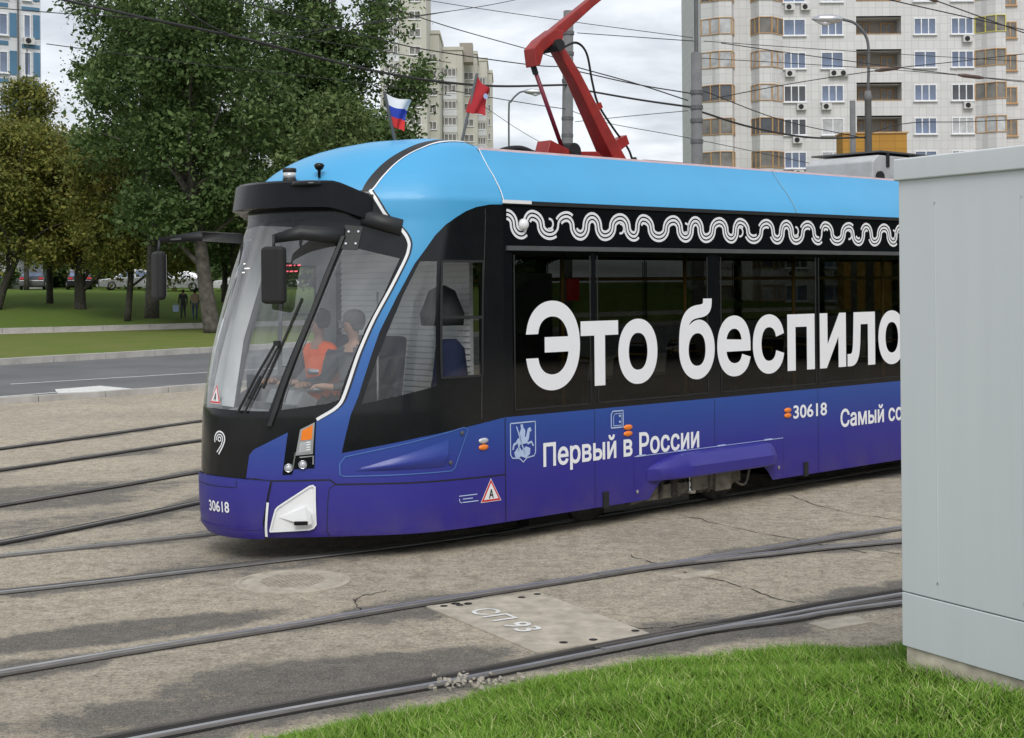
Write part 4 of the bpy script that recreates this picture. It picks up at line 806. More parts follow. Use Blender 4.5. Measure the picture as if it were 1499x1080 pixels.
obj('roof_hose', MB().tube(catmull([pz(.9, 3.45), pz(1.1, 3.56), pz(1.35, 3.60), pz(1.55, 3.56)], 6), .03, 8), 'rubber', pg, True)
obj('roof_tray', MB().box(2.35, 3.1, .5, .9, 3.30, 3.49), 'alu', tram)
# --- roof equipment box
ac = obj('roof_equipment_box', MB().prism([(6.7, 3.30), (6.72, 3.72), (6.84, 3.80), (12.6, 3.84), (12.6, 3.30)], .75, 1.75), 'boxgrey', tram, bevel=.02); obj('box_lid', MB().box(6.86, 12.6, .74, 1.76, 3.835, 3.855), 'greyrail', ac)
for x in (7.0, 7.5, 8.1): obj('louvre', MB().box(x + .5, x + .9, .738, .75, 3.50, 3.54).box(x + .5, x + .9, .738, .75, 3.60, 3.64), 'rubber', ac); obj('clasp', MB().box(x, x + .06, .735, .75, 3.66, 3.83), 'rubber', ac)
for x in (6.85, 7.35): obj('clamp', MB().lathe([(.08, -.03), (.08, .0)], (x, .75, 3.52), 14, 'y'), 'rubber', ac)
# ================================================================== PEOPLE
def person(name, label, J, R, mats, loc, rz, group=None):
    """one continuous skinned body. J joints, R radii, mats: bone -> material"""
    J = dict(J); R = dict(R); fb = []
    for s in 'lr':                                         # four unequal curled fingers and a thumb leaving the side of each palm
        w, h_ = Vector(J['wr_' + s]), Vector(J['ha_' + s]); d = (h_ - w).normalized(); lat = d.cross(Vector((0, 0, 1))).normalized() if abs(d.z) < .8 else Vector((0, 1, 0)); dn = d.cross(lat).normalized(); dn = dn if dn.z < 0 else -dn
        for q, (o_, l_) in enumerate(((-.030, .062), (-.010, .075), (.010, .070), (.030, .055))):
            a, b = f'f{q}a_' + s, f'f{q}b_' + s; J[a] = tuple(h_ + lat * o_ + d * (.035 + l_ * .45)); J[b] = tuple(h_ + lat * o_ + d * (.035 + l_ * .75) + dn * l_ * .45); R[a] = .010; R[b] = .008; fb += [('ha_' + s, a), (a, b)]
        sd = -1 if s == 'l' else 1; J['th_' + s] = tuple(h_ - lat * .05 * sd + d * .03 + dn * .01); R['th_' + s] = .011; fb.append(('ha_' + s, 'th_' + s)); mats = dict(mats); mats.update({k_: 'skin' for p_ in fb for k_ in p_ if k_[0] in 'ft'})
    names = list(J); idx = {n: i for i, n in enumerate(names)}
    bones = [('pelvis', 'waist'), ('waist', 'chest'), ('chest', 'neck'), ('neck', 'head'), ('head', 'crown'), ('head', 'jaw')]
    for s in 'lr': bones += [('chest', 'sh_' + s), ('sh_' + s, 'el_' + s), ('el_' + s, 'wr_' + s), ('wr_' + s, 'ha_' + s), ('pelvis', 'hip_' + s), ('hip_' + s, 'kn_' + s), ('kn_' + s, 'an_' + s), ('an_' + s, 'toe_' + s)]
    bones += fb
    me = bpy.data.meshes.new('b'); me.from_pydata([J[n] for n in names], [(idx[a], idx[b]) for a, b in bones], []); o = bpy.data.objects.new('b', me); COL.objects.link(o)
    o.modifiers.new('s', 'SKIN'); sv = me.skin_vertices[0].data
    for i, n in enumerate(names): sv[i].radius = (R[n], R[n]); sv[i].use_root = n == 'pelvis'
    ss = o.modifiers.new('ss', 'SUBSURF'); ss.levels = 2; ss.render_levels = 2
    dg = bpy.context.evaluated_depsgraph_get(); m2 = bpy.data.meshes.new_from_object(o.evaluated_get(dg)); bpy.data.objects.remove(o)
    used = []; m2.materials.clear()
    for p in m2.polygons:
        c = p.center; best = None
        for a, b in bones:
            A, B = Vector(J[a]), Vector(J[b]); ab = B - A; u = max(0, min(1, (c - A).dot(ab) / (ab.length_squared + 1e-9))); d = (c - A - ab * u).length - .6 * (R[a] * (1 - u) + R[b] * u)
            if best is None or d < best[0]: best = (d, b)
        mt = mats.get(best[1], mats['*'])
        if mt not in used: used.append(mt); m2.materials.append(M[mt])
        p.material_index = used.index(mt); p.use_smooth = True
    e = empty(name, loc, rz); tag(e, label, 'person', group); obj('body', m2, None, e)
    h = Vector(J['head']); f = Vector((-1, 0, 0))
    obj('hair', MB().lathe([(.07, -.07), (.094, -.02), (.100, .03), (.088, .075), (.05, .104), (.005, .110)], h + Vector((.034, 0, .025)), 16), mats['hair'], e, True)
    obj('face_features', MB().cbox(h + f * .103 + Vector((0, 0, .0)), (.035, .026, .05)).cbox(h + f * .095 + Vector((0, .035, .035)), (.012, .03, .014)).cbox(h + f * .095 + Vector((0, -.035, .035)), (.012, .03, .014)).cbox(h + f * .097 + Vector((0, 0, -.048)), (.01, .05, .012)), 'hairg' if mats['hair'] == 'hairg' else 'hair', e)
    return e
RAD = dict(pelvis=.15, waist=.135, chest=.155, neck=.038, head=.086, crown=.064, jaw=.046, **{k + s: v for s in 'lr' for k, v in dict(sh_=.075, el_=.052, wr_=.030, ha_=.034, hip_=.095, kn_=.068, an_=.045, toe_=.04).items()})
def sitting():
    J = dict(pelvis=(0, 0, .10), waist=(-.02, 0, .27), chest=(-.05, 0, .48), neck=(-.06, 0, .66), head=(-.09, 0, .815), crown=(-.08, 0, .895), jaw=(-.135, 0, .755))
    for s, y in (('l', -1), ('r', 1)): J.update({'sh_' + s: (-.05, y * .20, .56), 'el_' + s: (-.20, y * .27, .32), 'wr_' + s: (-.42, y * .18, .30), 'ha_' + s: (-.50, y * .14, .31), 'hip_' + s: (-.03, y * .10, .06), 'kn_' + s: (-.46, y * .14, .07), 'an_' + s: (-.46, y * .14, -.34), 'toe_' + s: (-.60, y * .15, -.38)})
    return J
def standing(sw):
    J = dict(pelvis=(0, 0, .95), waist=(0, 0, 1.10), chest=(0, 0, 1.30), neck=(0, 0, 1.48), head=(-.02, 0, 1.60), crown=(-.01, 0, 1.69), jaw=(-.065, 0, 1.54))
    for s, y in (('l', -1), ('r', 1)): J.update({'sh_' + s: (0, y * .19, 1.40), 'el_' + s: (.02 * y * sw, y * .24, 1.12), 'wr_' + s: (-.12, y * .24, .90), 'ha_' + s: (-.15, y * .24, .82), 'hip_' + s: (0, y * .09, .90), 'kn_' + s: (-.10 * y * sw, y * .10, .50), 'an_' + s: (.05 + .12 * y * sw, y * .10, .08), 'toe_' + s: (-.10 + .12 * y * sw, y * .11, .04)})
    return J
SK = {k_: 'skin' for k_ in ('head', 'crown', 'neck', 'jaw', 'ha_l', 'ha_r')}
p = tw(-.86, 1.45, 1.11); vp = person('person', 'person in an orange safety vest seated in the tram cab', sitting(), RAD, {'*': 'suit', 'chest': 'vest', 'waist': 'vest', 'sh_l': 'vest', 'sh_r': 'vest', 'hair': 'hair', **SK}, p, TA)
for z_ in (.20, .36):
    o = obj('reflective_band', MB().lathe([(.139, 0), (.141, .022), (.139, .045)], (-.03, 0, z_), 24), 'alu', vp, True)
p = tw(-.88, .9, 1.10); person('person', 'grey haired person in a dark suit seated by the near cab window', sitting(), RAD, {'*': 'suit', 'hair': 'hairg', **SK}, p, TA)
for dx_, sw, c1, lb in ((-.25, 1, 'suit', 'person in dark clothes carrying a pale bag on the grass bank'), (.45, -1, 'beige', 'person in beige top and jeans walking on the grass bank')):
    x, y = -19.25 + dx_, 85.; person('person', lb, standing(sw), RAD, {'*': 'jeans' if c1 == 'beige' else 'suit', 'chest': c1, 'waist': c1, 'sh_l': c1, 'sh_r': c1, 'el_l': c1, 'el_r': c1, 'hair': 'hair', **SK}, (x, y, bankzs(x, y)), -1.2)
bz_ = bankzs(-19.4, 85); bg_ = tag(obj('carrier_bag', MB().prism([(-.16, .42), (.16, .42), (.19, .8), (-.19, .8)], -.06, .06).tube([(-.08, 0, .8), (-.05, 0, .92), (.05, 0, .92), (.08, 0, .8)], .012, 6), 'paleblue', loc=(-19.9, 84.9, bz_)), 'pale blue carrier bag held by the person in dark clothes', 'bag')
def emis(name, c, st):
    k = NT(name); k.b.inputs['Base Color'].default_value = (*c, 1); k.b.inputs['Emission Color'].default_value = (*c, 1); k.b.inputs['Emission Strength'].default_value = st; return k.m
M['ledred'] = emis('led_red', (.9, .12, .16), .8); M['ledwhite'] = emis('led_white', (.9, .85, .75), .7)
dsp = obj('route_display', MB().cbox((0, 0, 0), (.02, .5, .16)), 'dark_int', tram); dsp.matrix_local = Matrix.Translation((-1.50, 1.02, 2.66)) @ Matrix.Rotation(-.25, 4, 'Z')
rd = random.Random(9)
for row, zz_ in enumerate((2.435, 2.385)):
    a = .24
    while a < .56:
        w_ = rd.choice((.012, .02, .03)); ribbon('display_segment', [(a, zz_), (a + w_, zz_)], .012, 'ledred', dsp if False else tram, off=-.03, n=1); a += w_ + rd.choice((.012, .02))
for a, zz_, w_ in ((-.16, 2.46, .05), (-.10, 2.42, .10), (-.12, 2.385, .06)): ribbon('display_segment', [(a, zz_), (a + w_, zz_)], .010, 'ledwhite', off=-.03, n=1)
# ================================================================== FLAGS
def flag(label, base, tip, cloth, mats):
    b, t_ = tw(*base), tw(*tip); e = tag(empty('flag', b), label, 'flag'); obj('pole', MB().tube([(0, 0, 0), t_ - b], .015, 8), 'greyrail', e)
    n, m = 10, len(mats) * 3; d = (t_ - b); pts = []
    q = [tw(*c) - b for c in cloth]                        # hoist top, hoist bottom, fly bottom, fly top
    for j in range(m + 1):
        for i in range(n + 1):
            u, v = i / n, j / m; p_ = q[0].lerp(q[3], u).lerp(q[1].lerp(q[2], u), v); p_ = p_ + TN * (.04 * math.sin(u * 7 + v * 3) * u) + Vector((0, 0, -.03 * math.sin(u * 5 + v) * u)); pts.append(p_)
    for k_, mt in enumerate(mats):
        mb = MB(); mb.v = [tuple(p_) for p_ in pts]; mb.f = [(j * (n + 1) + i, j * (n + 1) + i + 1, (j + 1) * (n + 1) + i + 1, (j + 1) * (n + 1) + i) for j in range(k_ * 3, k_ * 3 + 3) for i in range(n)]
        used = sorted({i for f in mb.f for i in f}); rm = {i: q_ for q_, i in enumerate(used)}; mb.v = [mb.v[i] for i in used]; mb.f = [tuple(rm[i] for i in f) for f in mb.f]; o = obj('cloth', mb.mesh('cloth', True), mt, e)
    return e
M['fblue'] = plain('flag_blue', (.02, .05, .38), .8); M['fred'] = plain('flag_red', (.60, .03, .03), .8); M['fcrim'] = plain('flag_crimson', (.35, .012, .018), .8)
flag('white blue and red striped flag on the tram roof', (-.085, 1.4, 3.58), (-.21, 1.4, 4.05), ((-.21, 1.4, 4.04), (-.12, 1.4, 3.74), (-.03, 1.36, 3.68), (.05, 1.3, 3.95)), ['white', 'fblue', 'fred'])
f2 = flag('dark red flag with a small emblem on a slanting roof pole', (.80, 1.6, 3.36), (1.10, 1.6, 4.36), ((1.10, 1.6, 4.34), (.945, 1.6, 3.97), (1.10, 1.5, 3.92), (1.20, 1.5, 4.16)), ['fcrim'])
b = tw(.80, 1.6, 3.36); obj('emblem', MB().lathe([(.028, 0), (.028, .004)], (0, 0, 0), 14, 'y'), 'paleblue', f2).matrix_local = Matrix.Translation(tw(1.10, 1.47, 4.12) - b) @ Matrix.Rotation(TA, 4, 'Z')
# ================================================================== CABINET
CD = Vector((.487, -.874, 0)).normalized(); CE = Vector((.874, .487, 0)).normalized(); ca = math.atan2(CD.y, CD.x)
cab = tag(empty('trackside_cabinet', (1.886, 6.99, .40), ca), 'tall pale grey metal equipment cabinet standing on the turf bank', 'cabinet')
cw, cdp = 1.5, .9                                         # local x along the visible face, local y away behind it
obj('plinth', MB().box(.012, cw, .012, cdp, -.45, .075), 'plinth', cab, bevel=.01); obj('base_panel', MB().box(0, cw, 0, cdp, .077, .337), 'cabinet', cab, bevel=.004)
obj('body', MB().box(0, cw, 0, cdp, .341, 2.34), 'cabinet', cab, bevel=.006); obj('roof_cap', MB().box(-.018, cw + .02, -.018, cdp + .02, 2.338, 2.445), 'cabinet', cab, bevel=.008)
for x in (.235, .75, 1.2):
    r_ = obj('stiffening_groove', MB().box(x, x + .004, -.0012, .0, .42, 2.22), 'cabinet', cab)
    for z in (.42, 2.22): obj('rivet', MB().lathe([(.006, -.003), (.004, .0)], (x + .002, 0, z), 8, 'y'), 'alu', cab)
# ================================================================== POLES, LAMPS, WIRES
def pole(label, x, y, z1, r0, r1, tilt=0, cat='pole', bands=()):
    e = tag(empty('catenary_pole', (x, y, 0)), label, cat, 'concrete poles behind the tram'); obj('shaft', MB().lathe([(r0, -.2), (r0 * .5 + r1 * .5, z1 / 2), (r1, z1)], n=18), 'pole', e, True); e.rotation_euler = (0, tilt, 0)
    for z in bands: obj('band', MB().lathe([(r1 + .03, z - .05), (r1 + .03, z + .05)], n=14), 'polemetal', e)
    return e
pole('grey concrete pole standing behind the red pantograph', 1.54, 42, 10.25, .20, .145, .018, bands=(9.6, 7.1, 9.0, 8.2, 6.6))
pb = pole('thick grey pole with a thin steel top in front of the flats', 4.92, 38, 8.35, .175, .14, .002, bands=(7.3, 6.9, 6.55, 6.0)); obj('steel_top', MB().lathe([(.055, 8.3), (.05, 13)], n=10), 'polemetal', pb)
pole('short square stub pole beside the lamp post', 10.97, 46, 8.05, .10, .09)
def lamp(label, x, y, z_post, pts, r, head_dir, mat='polemetal'):
    e = tag(empty('street_lamp', (x, y, 0)), label, 'street lamp'); obj('post', MB().lathe([(r * 1.3, -.2), (r, z_post - .3), (r * 1.25, z_post - .28), (r * .8, z_post)], n=14), 'pole', e, True)
    P = catmull(pts, 8); obj('arm', MB().tube(P, .045, 8), mat, e, True); h = Vector(P[-1]); d = Vector(head_dir)
    hd = obj('lamp_head', MB().tube([h, h + d * .12, h + d * .35, h + d * .7, h + d * .95], [.05, .11, .15, .13, .03], 12), 'alu', e, True); obj('diffuser', MB().tube([h + d * .3 - Vector((0, 0, .08)), h + d * .55 - Vector((0, 0, .13)), h + d * .85 - Vector((0, 0, .06))], [.05, .10, .03], 10), 'lens', hd, True)
lamp('street lamp on a curved arm in front of the flats', 10.97, 44, 8.1, [(0, 0, 8.0), (.03, 0, 9.0), (-.02, 0, 9.7), (-.35, 0, 10.15), (-.75, 0, 10.30)], .105, (-1, 0, .02))
lamp('distant street lamp with a hooked arm right of the flags', -.08, 70, 6.0, [(0, 0, 5.9), (0, 0, 10.6), (.12, 0, 11.2), (.5, 0, 11.6), (.75, 0, 11.68)], .08, (1, 0, -.05))
def ray(px, py, Y):
    a, b_ = px - 749.5, py - 416.6; c_, s_ = math.cos(.0089), math.sin(.0089); return Vector(((c_ * a - s_ * b_) / 2100 * Y, Y, 2.25 - (s_ * a + c_ * b_) / 2100 * Y))
def wire(pts, r, label='thin dark overhead wire strung above the tram yard', name='overhead_wire', ins=(), grp='overhead wires'):
    P = catmull([ray(*p) for p in pts], 8); w = tag(obj(name, MB().tube(P, r, 5), 'wire', None, True), label, 'wire', grp)
    for u, l_ in ins:
        i = int(u * (len(P) - 2)); a, b_ = Vector(P[i]), Vector(P[i + 1]); d = (b_ - a).normalized()
        obj('insulator', MB().tube([a - d * l_, a - d * l_ * .6, a + d * l_ * .6, a + d * l_], [.03, .06, .06, .03], 8), 'insul', w, True)
TH = 'thick twisted overhead cable crossing in front of the trees'
wire([(60, -8, 30), (212, 26, 31), (364, 58, 33), (560, 106, 36), (707, 125, 38), (833, 124, 42)], .032, TH, 'overhead_cable', (), None)
wire([(833, 128, 42), (930, 145, 40), (1014, 157, 38)], .03, 'thick overhead cable between the two concrete poles', 'overhead_cable', (), None)
wire([(1022, 162, 38), (1100, 186, 40), (1186, 201, 42), (1268, 201, 44)], .03, 'thick overhead cable from the steel topped pole to the lamp post', 'overhead_cable', (), None)
A_ = 'thin wire coming over the trees to the pole behind the pantograph'; B_ = 'thin wire strung between the two concrete poles'; C_ = 'thin wire crossing in front of the tall dark trees'; D_ = 'thin wire leading from the steel topped pole across the flats'
WLB = [A_, B_, A_, B_, 'thin wire passing high over the pantograph to the steel topped pole', 'thin wire rising from the trees past the far tower block', 'thin wire hooked high on the pole behind the pantograph', 'thin wire ending low on the pole behind the pantograph', 'thin wire sloping down behind the tram roof below the flats', 'thin wire rising gently between the two poles', C_, C_, C_, C_, 'thin wire crossing in front of the white and blue flats', D_, D_, 'thin wire dropping from the steel topped pole to the lamp post', 'faint wire slanting down beside the distant lamp']; _wi = 0
for pts, r in [([(540, 0, 36), (660, 40, 38), (780, 74, 41), (834, 92, 42)], .014), ([(840, 97, 42), (930, 122, 40), (1007, 147, 38)], .018), ([(300, -10, 30), (420, 20, 32), (540, 53, 34), (627, 73, 37), (780, 95, 41), (836, 97, 42)], .016), ([(840, 103, 42), (930, 123, 40), (1014, 137, 38)], .018),
               ([(600, -4, 40), (700, 12, 40), (840, 32, 41), (1014, 55, 38)], .010), ([(400, 60, 34), (540, 33, 36), (700, 10, 39), (790, -8, 42)], .010), ([(845, 48, 42), (930, 54, 40), (1016, 60, 38)], .012), ([(660, 132, 40), (722, 143, 40), (790, 154, 41), (833, 160, 42)], .012),
               ([(836, 162, 42), (890, 180, 41), (1014, 203, 40), (1200, 242, 42)], .010), ([(842, 178, 42), (930, 169, 40), (1007, 162, 38)], .010), ([(68, 64, 30), (300, 95, 33), (480, 115, 36), (660, 140, 40)], .010), ([(240, -30, 30), (308, 38, 32), (460, 84, 35), (660, 124, 38)], .016),
               ([(364, 50, 33), (450, 45, 34), (560, 32, 36), (660, 16, 38)], .010), ([(340, 40, 33), (500, 65, 35), (660, 92, 38)], .010), ([(0, 12, 28), (100, 20, 29), (212, 26, 31)], .010), ([(1026, 85, 38), (1150, 92, 40), (1320, 103, 42), (1540, 122, 44)], .010), ([(1030, 60, 38), (1173, 70, 40), (1330, 80, 42), (1540, 92, 44)], .010),
               ([(1030, 133, 38), (1146, 176, 41), (1266, 202, 44)], .014), ([(700, 150, 60), (760, 190, 60), (800, 213, 60)], .012)]: wire(pts, r, WLB[_wi]); _wi += 1
wire([(1056, 63, 38), (1190, 82, 40), (1326, 100, 42), (1450, 115, 43), (1540, 124, 44)], .013, 'overhead wire with a pale strain insulator over the upper flats', ins=((.74, .45),), grp=None)
wire([(1040, 145, 38), (1160, 122, 40), (1300, 101, 42), (1400, 90, 43), (1540, 74, 44)], .013, 'overhead wire rising to the right with a dark insulator', ins=((.52, .5),), grp=None)
wire([(1340, -10, 40), (1420, 19, 41), (1540, 63, 43)], .018, 'heavier overhead wire with a black fitting over the corner bays', ins=((.16, .35),), grp=None)
wire([(1268, 196, 44), (1330, 180, 44), (1420, 178, 45), (1540, 172, 46)], .014, 'looped service wire running right from the lamp post', grp=None)
ct = tag(obj('contact_wire', MB().tube([tw(-30, 1.25, 5.92), tw(3.3, 1.25, 5.90), tw(60, 1.25, 5.92)], .008, 6), 'wire'), 'contact wire running above the tram pantograph', 'wire')
# ================================================================== TREES
def leafmat(name, cols, y=0):
    k = NT(name); k.set(.6, spec=.25); ge = k.n('ShaderNodeNewGeometry'); c = k.ramp(ge.outputs['Random Per Island'], [(i / (len(cols) - 1), c_) for i, c_ in enumerate(cols)])
    c = k.mix(k.ramp(k.noise(.45, 3), [(.4, (0, 0, 0)), (.65, (.75, .75, .75))]), c, cols[0]); k.col(c); k.b.inputs['Transmission Weight'].default_value = 0
    tr = k.n('ShaderNodeBsdfTranslucent'); k.l(c, tr.inputs[0]); mx = k.n('ShaderNodeMixShader'); mx.inputs[0].default_value = .25; k.l(k.b.outputs[0], mx.inputs[1]); k.l(tr.outputs[0], mx.inputs[2]); k.l(mx.outputs[0], k.o.inputs[0]); return k.m
M['leafdark'] = leafmat('leaf_dark', [(.045, .082, .024), (.08, .135, .038), (.125, .19, .06), (.19, .255, .10)])
M['leafmid'] = leafmat('leaf_mid', [(.06, .10, .03), (.11, .16, .048), (.16, .215, .07), (.22, .27, .11)])
M['leafold'] = leafmat('leaf_olive', [(.10, .122, .027), (.17, .19, .042), (.255, .262, .06), (.35, .31, .08)])
M['leafyel'] = leafmat('leaf_yellow', [(.13, .125, .026), (.23, .205, .042), (.33, .28, .06), (.42, .335, .08)])
def crown_mesh(name, blobs, n, leaf, rng, gap=.35):
    """leaf quads gathered in clumps through the blobs' volume; blobs (x,y,z,rx,ry,rz)"""
    vol = np.array([b[3] * b[4] * b[5] for b in blobs]); vol /= vol.sum(); per = 110; ncl = max(8, n // per); C = []
    which = rng.choice(len(blobs), ncl * 3, p=vol); d = rng.normal(size=(ncl * 3, 3)); d /= np.linalg.norm(d, axis=1, keepdims=True); r = rng.uniform(.25, 1.0, ncl * 3) ** .45
    B = np.array(blobs)[which]; C = B[:, :3] + d * r[:, None] * B[:, 3:]
    keep = np.array([noise.noise(Vector(p * .42)) for p in C]) > -gap * .22; C = C[keep][:ncl]
    cr_ = rng.uniform(.45, 1.0, len(C)) * (np.mean(vol ** 0) * .85)
    idx = rng.integers(0, len(C), n); P = C[idx] + rng.normal(size=(n, 3)) * cr_[idx][:, None] * np.array([.8, .8, .55])
    nrm = rng.normal(size=(n, 3)) + np.array([0, 0, .9]); nrm /= np.linalg.norm(nrm, axis=1, keepdims=True); t = np.cross(nrm, rng.normal(size=(n, 3))); t /= np.linalg.norm(t, axis=1, keepdims=True); b = np.cross(nrm, t)
    s = leaf * (.45 + rng.random(n) ** 2 * 1.1)[:, None]; V = np.stack([P - t * s, P + b * s * .55, P + t * s, P - b * s * .55], 1).reshape(-1, 3)
    return fast_mesh(name, V, [np.arange(n * 4).reshape(-1, 4)]), C
def tree(name, label, x, y, z, trunk, blobs, n, leaf, lmat, bark='bark', seed=1, group=None, limbs=14):
    n = int(n * 2.1); leaf *= .98; rng = np.random.default_rng(seed); e = tag(empty(name, (x, y, z)), label, 'tree', group); me, C = crown_mesh('crown', blobs, n, leaf, rng); obj('crown', me, lmat, e)
    P = catmull([t[:3] for t in trunk], 5); R = np.interp(np.linspace(0, 1, len(P)), np.linspace(0, 1, len(trunk)), [t[3] for t in trunk]); tr = obj('trunk', MB().tube(P, list(R), 10), bark, e, True)
    mb = MB(); sel = C[rng.choice(len(C), min(limbs, len(C)), replace=False)]
    for c_ in sel:
        i = int(np.clip(np.searchsorted([p[2] for p in P], c_[2] - 1.5 - rng.uniform(0, 2)), len(P) // 4, len(P) - 1)); a = Vector(P[i]); b_ = Vector(c_); m_ = a.lerp(b_, .5) + Vector((rng.normal() * .3, rng.normal() * .3, .35)); r = R[i] * .45
        mb.tube(catmull([a, m_, b_], 4), list(np.linspace(r, .03, 9)), 6)
    obj('limbs', mb, bark, tr, True); return e
GT = 'tall trees along the verge'
tree('poplar_tree', 'tall dark tree with a pale leaning trunk right behind the tram nose', -14.2, 68, .1, [(0, 0, 0, .42), (-.25, 0, 1.6, .36), (-.55, 0, 4.2, .30), (-1.0, .2, 8, .25), (-.8, .3, 13, .16), (-.5, 0, 17, .06)],
     [(-1.2, 0, 7.5, 3.2, 2.8, 2.6), (.6, 0, 11, 3.4, 3, 3.2), (-2.8, .5, 11.5, 3.4, 3, 3.6), (-1, 0, 15.5, 3.6, 3, 3.2), (1.5, 0, 6.0, 2.2, 2.2, 1.7), (-2.2, 0, 5.2, 2.0, 2, 1.6)], 21000, .135, 'leafdark', 'birch', 3, limbs=22)
tree('poplar_tree', 'tall dark tree whose crown hides the end of the far flats', -9.6, 76, .3, [(0, 0, 0, .4), (.2, 0, 5, .32), (0, .2, 10, .24), (.2, 0, 16, .12), (.3, 0, 19, .05)],
     [(1.0, 0, 8.2, 3.0, 3, 2.8), (2.2, 0, 12, 3.2, 3, 3.4), (-1.6, 0, 13.5, 3.6, 3, 3.6), (.8, 0, 17.5, 3.2, 3, 3.2), (-2.6, 0, 8.8, 3.2, 3, 2.8), (2.8, 0, 7.0, 2.2, 2.4, 1.8), (2.4, 0, 14.5, 2.2, 2.4, 2.4)], 26000, .14, 'leafdark', 'bark', 5, limbs=18)
tree('poplar_tree', 'tall dark tree with sky gaps beside the blue and white flats', -19.6, 78, .6, [(0, 0, 0, .4), (.1, 0, 5, .3), (-.3, 0, 10, .22), (0, 0, 16, .1), (0, 0, 18, .05)],
     [(-1.2, 0, 12.2, 3.4, 3, 3.0), (1.6, 0, 9.5, 3.0, 3, 2.8), (.6, 0, 14.8, 3.4, 3, 2.8), (-1.0, 0, 16.8, 3.4, 3, 2.4), (-2.4, 0, 9.6, 2.2, 2.4, 1.8), (1.4, 0, 5.8, 2.4, 2.4, 2.2)], 21000, .14, 'leafdark', 'bark', 8, limbs=18)
tree('poplar_tree', 'tall tree with a straight mottled trunk in the middle of the group', -16.2, 84, .8, [(0, 0, 0, .36), (.1, 0, 6, .3), (.3, 0, 12, .22), (.4, 0, 18, .12), (.3, 0, 21, .05)],
     [(-1.6, 1, 9, 3, 3, 2.6), (1.6, 1, 9.5, 3, 3, 2.8), (2.2, 1, 14.5, 2.8, 3, 3.2), (-2.0, 1, 15, 2.8, 3, 3), (.5, 1, 19, 3.2, 3, 2.4), (0, 0, 5.2, 3, 3, 2)], 18000, .14, 'leafdark', 'birch', 11, limbs=18)
tree('maple_tree', 'low olive yellow tree at the far left with dark spreading limbs', -30.5, 85, bankzs(-30.5, 85), [(0, 0, 0, .25), (.5, 0, 1.6, .22), (1.3, 0, 3.4, .16), (1.8, 0, 6, .08)], [(-.5, 0, 6.6, 3.2, 2.8, 2.6), (1.5, 0, 8.4, 3, 2.6, 2.6), (2.2, 0, 4.6, 2.6, 2.4, 2.0), (-1.0, 0, 9.6, 2.6, 2.4, 2), (-.6, 0, 3.8, 2.4, 2, 1.5)], 17000, .13, 'leafold', 'bark', 21, limbs=14)
tree('maple_tree', 'olive yellow tree with a thin trunk in front of the parked dark cars', -29.0, 90, bankzs(-29, 90), [(0, 0, 0, .22), (0, 0, 3, .18), (.2, 0, 6, .12), (.2, 0, 9, .05)], [(.2, 0, 6.0, 3.2, 2.6, 2.6), (-1.2, 0, 8.8, 2.8, 2.6, 2.2), (1.8, 0, 8.8, 2.8, 2.6, 2.2), (.8, 0, 3.8, 2.4, 2, 1.5)], 15000, .13, 'leafold', 'bark', 22, limbs=14)
tree('maple_tree', 'yellowing tree with a thick trunk before the silver cars', -26.5, 88, bankzs(-26.5, 88), [(0, 0, -.2, .42), (0, 0, .6, .34), (0, 0, 3, .3), (.2, 0, 6, .18), (.2, 0, 9, .06)], [(.2, 0, 5.6, 2.9, 2.6, 2.4), (1.4, 0, 8.0, 2.8, 2.6, 2.4), (-1.2, 0, 8.4, 2.4, 2.6, 2), (1.9, 0, 4.3, 2.2, 2, 1.7), (-1.6, 0, 4.2, 1.8, 2, 1.4)], 16000, .13, 'leafyel', 'bark', 23, limbs=14)
tree('lime_tree', 'olive green bushy tree behind the far mirror of the tram', -22.0, 82, bankzs(-22, 82), [(0, 0, 0, .2), (.2, 0, 2.4, .17), (.3, 0, 5, .1), (.2, 0, 8, .04)], [(0, 0, 5.0, 2.4, 2.4, 2.2), (1.2, 0, 7.2, 2.2, 2.4, 2.0), (-1.4, 0, 7.6, 2.2, 2.4, 2.0), (1.9, 0, 3.9, 1.9, 2, 1.8), (-1.4, 0, 4.2, 1.6, 1.8, 1.5)], 15000, .13, 'leafold', 'bark', 24, limbs=12)
tree('lime_tree', 'lighter green tree rising behind the tram roof dome', -8.6, 66, .1, [(0, 0, 0, .25), (.1, 0, 3, .2), (0, 0, 6, .12), (.1, 0, 9.5, .05)], [(0, 0, 6.6, 2.2, 2.2, 2.2), (.6, 0, 9.2, 1.7, 2, 1.8), (-1.2, 0, 4.8, 1.8, 2, 1.8)], 11000, .12, 'leafmid', 'bark', 25, limbs=12)
tree('lime_tree', 'small yellow tinged tree between the tall dark trees', -12.0, 90, 1.2, [(0, 0, 0, .22), (.1, 0, 4, .18), (0, 0, 8, .1), (0, 0, 11, .04)], [(0, 0, 8.8, 1.8, 2, 1.8), (-.6, 0, 6.4, 2, 2, 1.8)], 6000, .13, 'leafyel', 'bark', 26, limbs=10)
tree('young_tree', 'slender grey green tree before the corner of the blue and white flats', -35.2, 104, 2.0, [(0, 0, 0, .2), (0, 0, 6, .14), (.1, 0, 12, .08), (.2, 0, 18, .03)], [(0, 0, 10, 1.9, 2, 2.4), (.2, 0, 13.6, 1.6, 1.8, 2.0), (.8, 0, 16.6, 1.0, 1, 1.6)], 6000, .15, 'leafold', 'bark', 27, limbs=12)
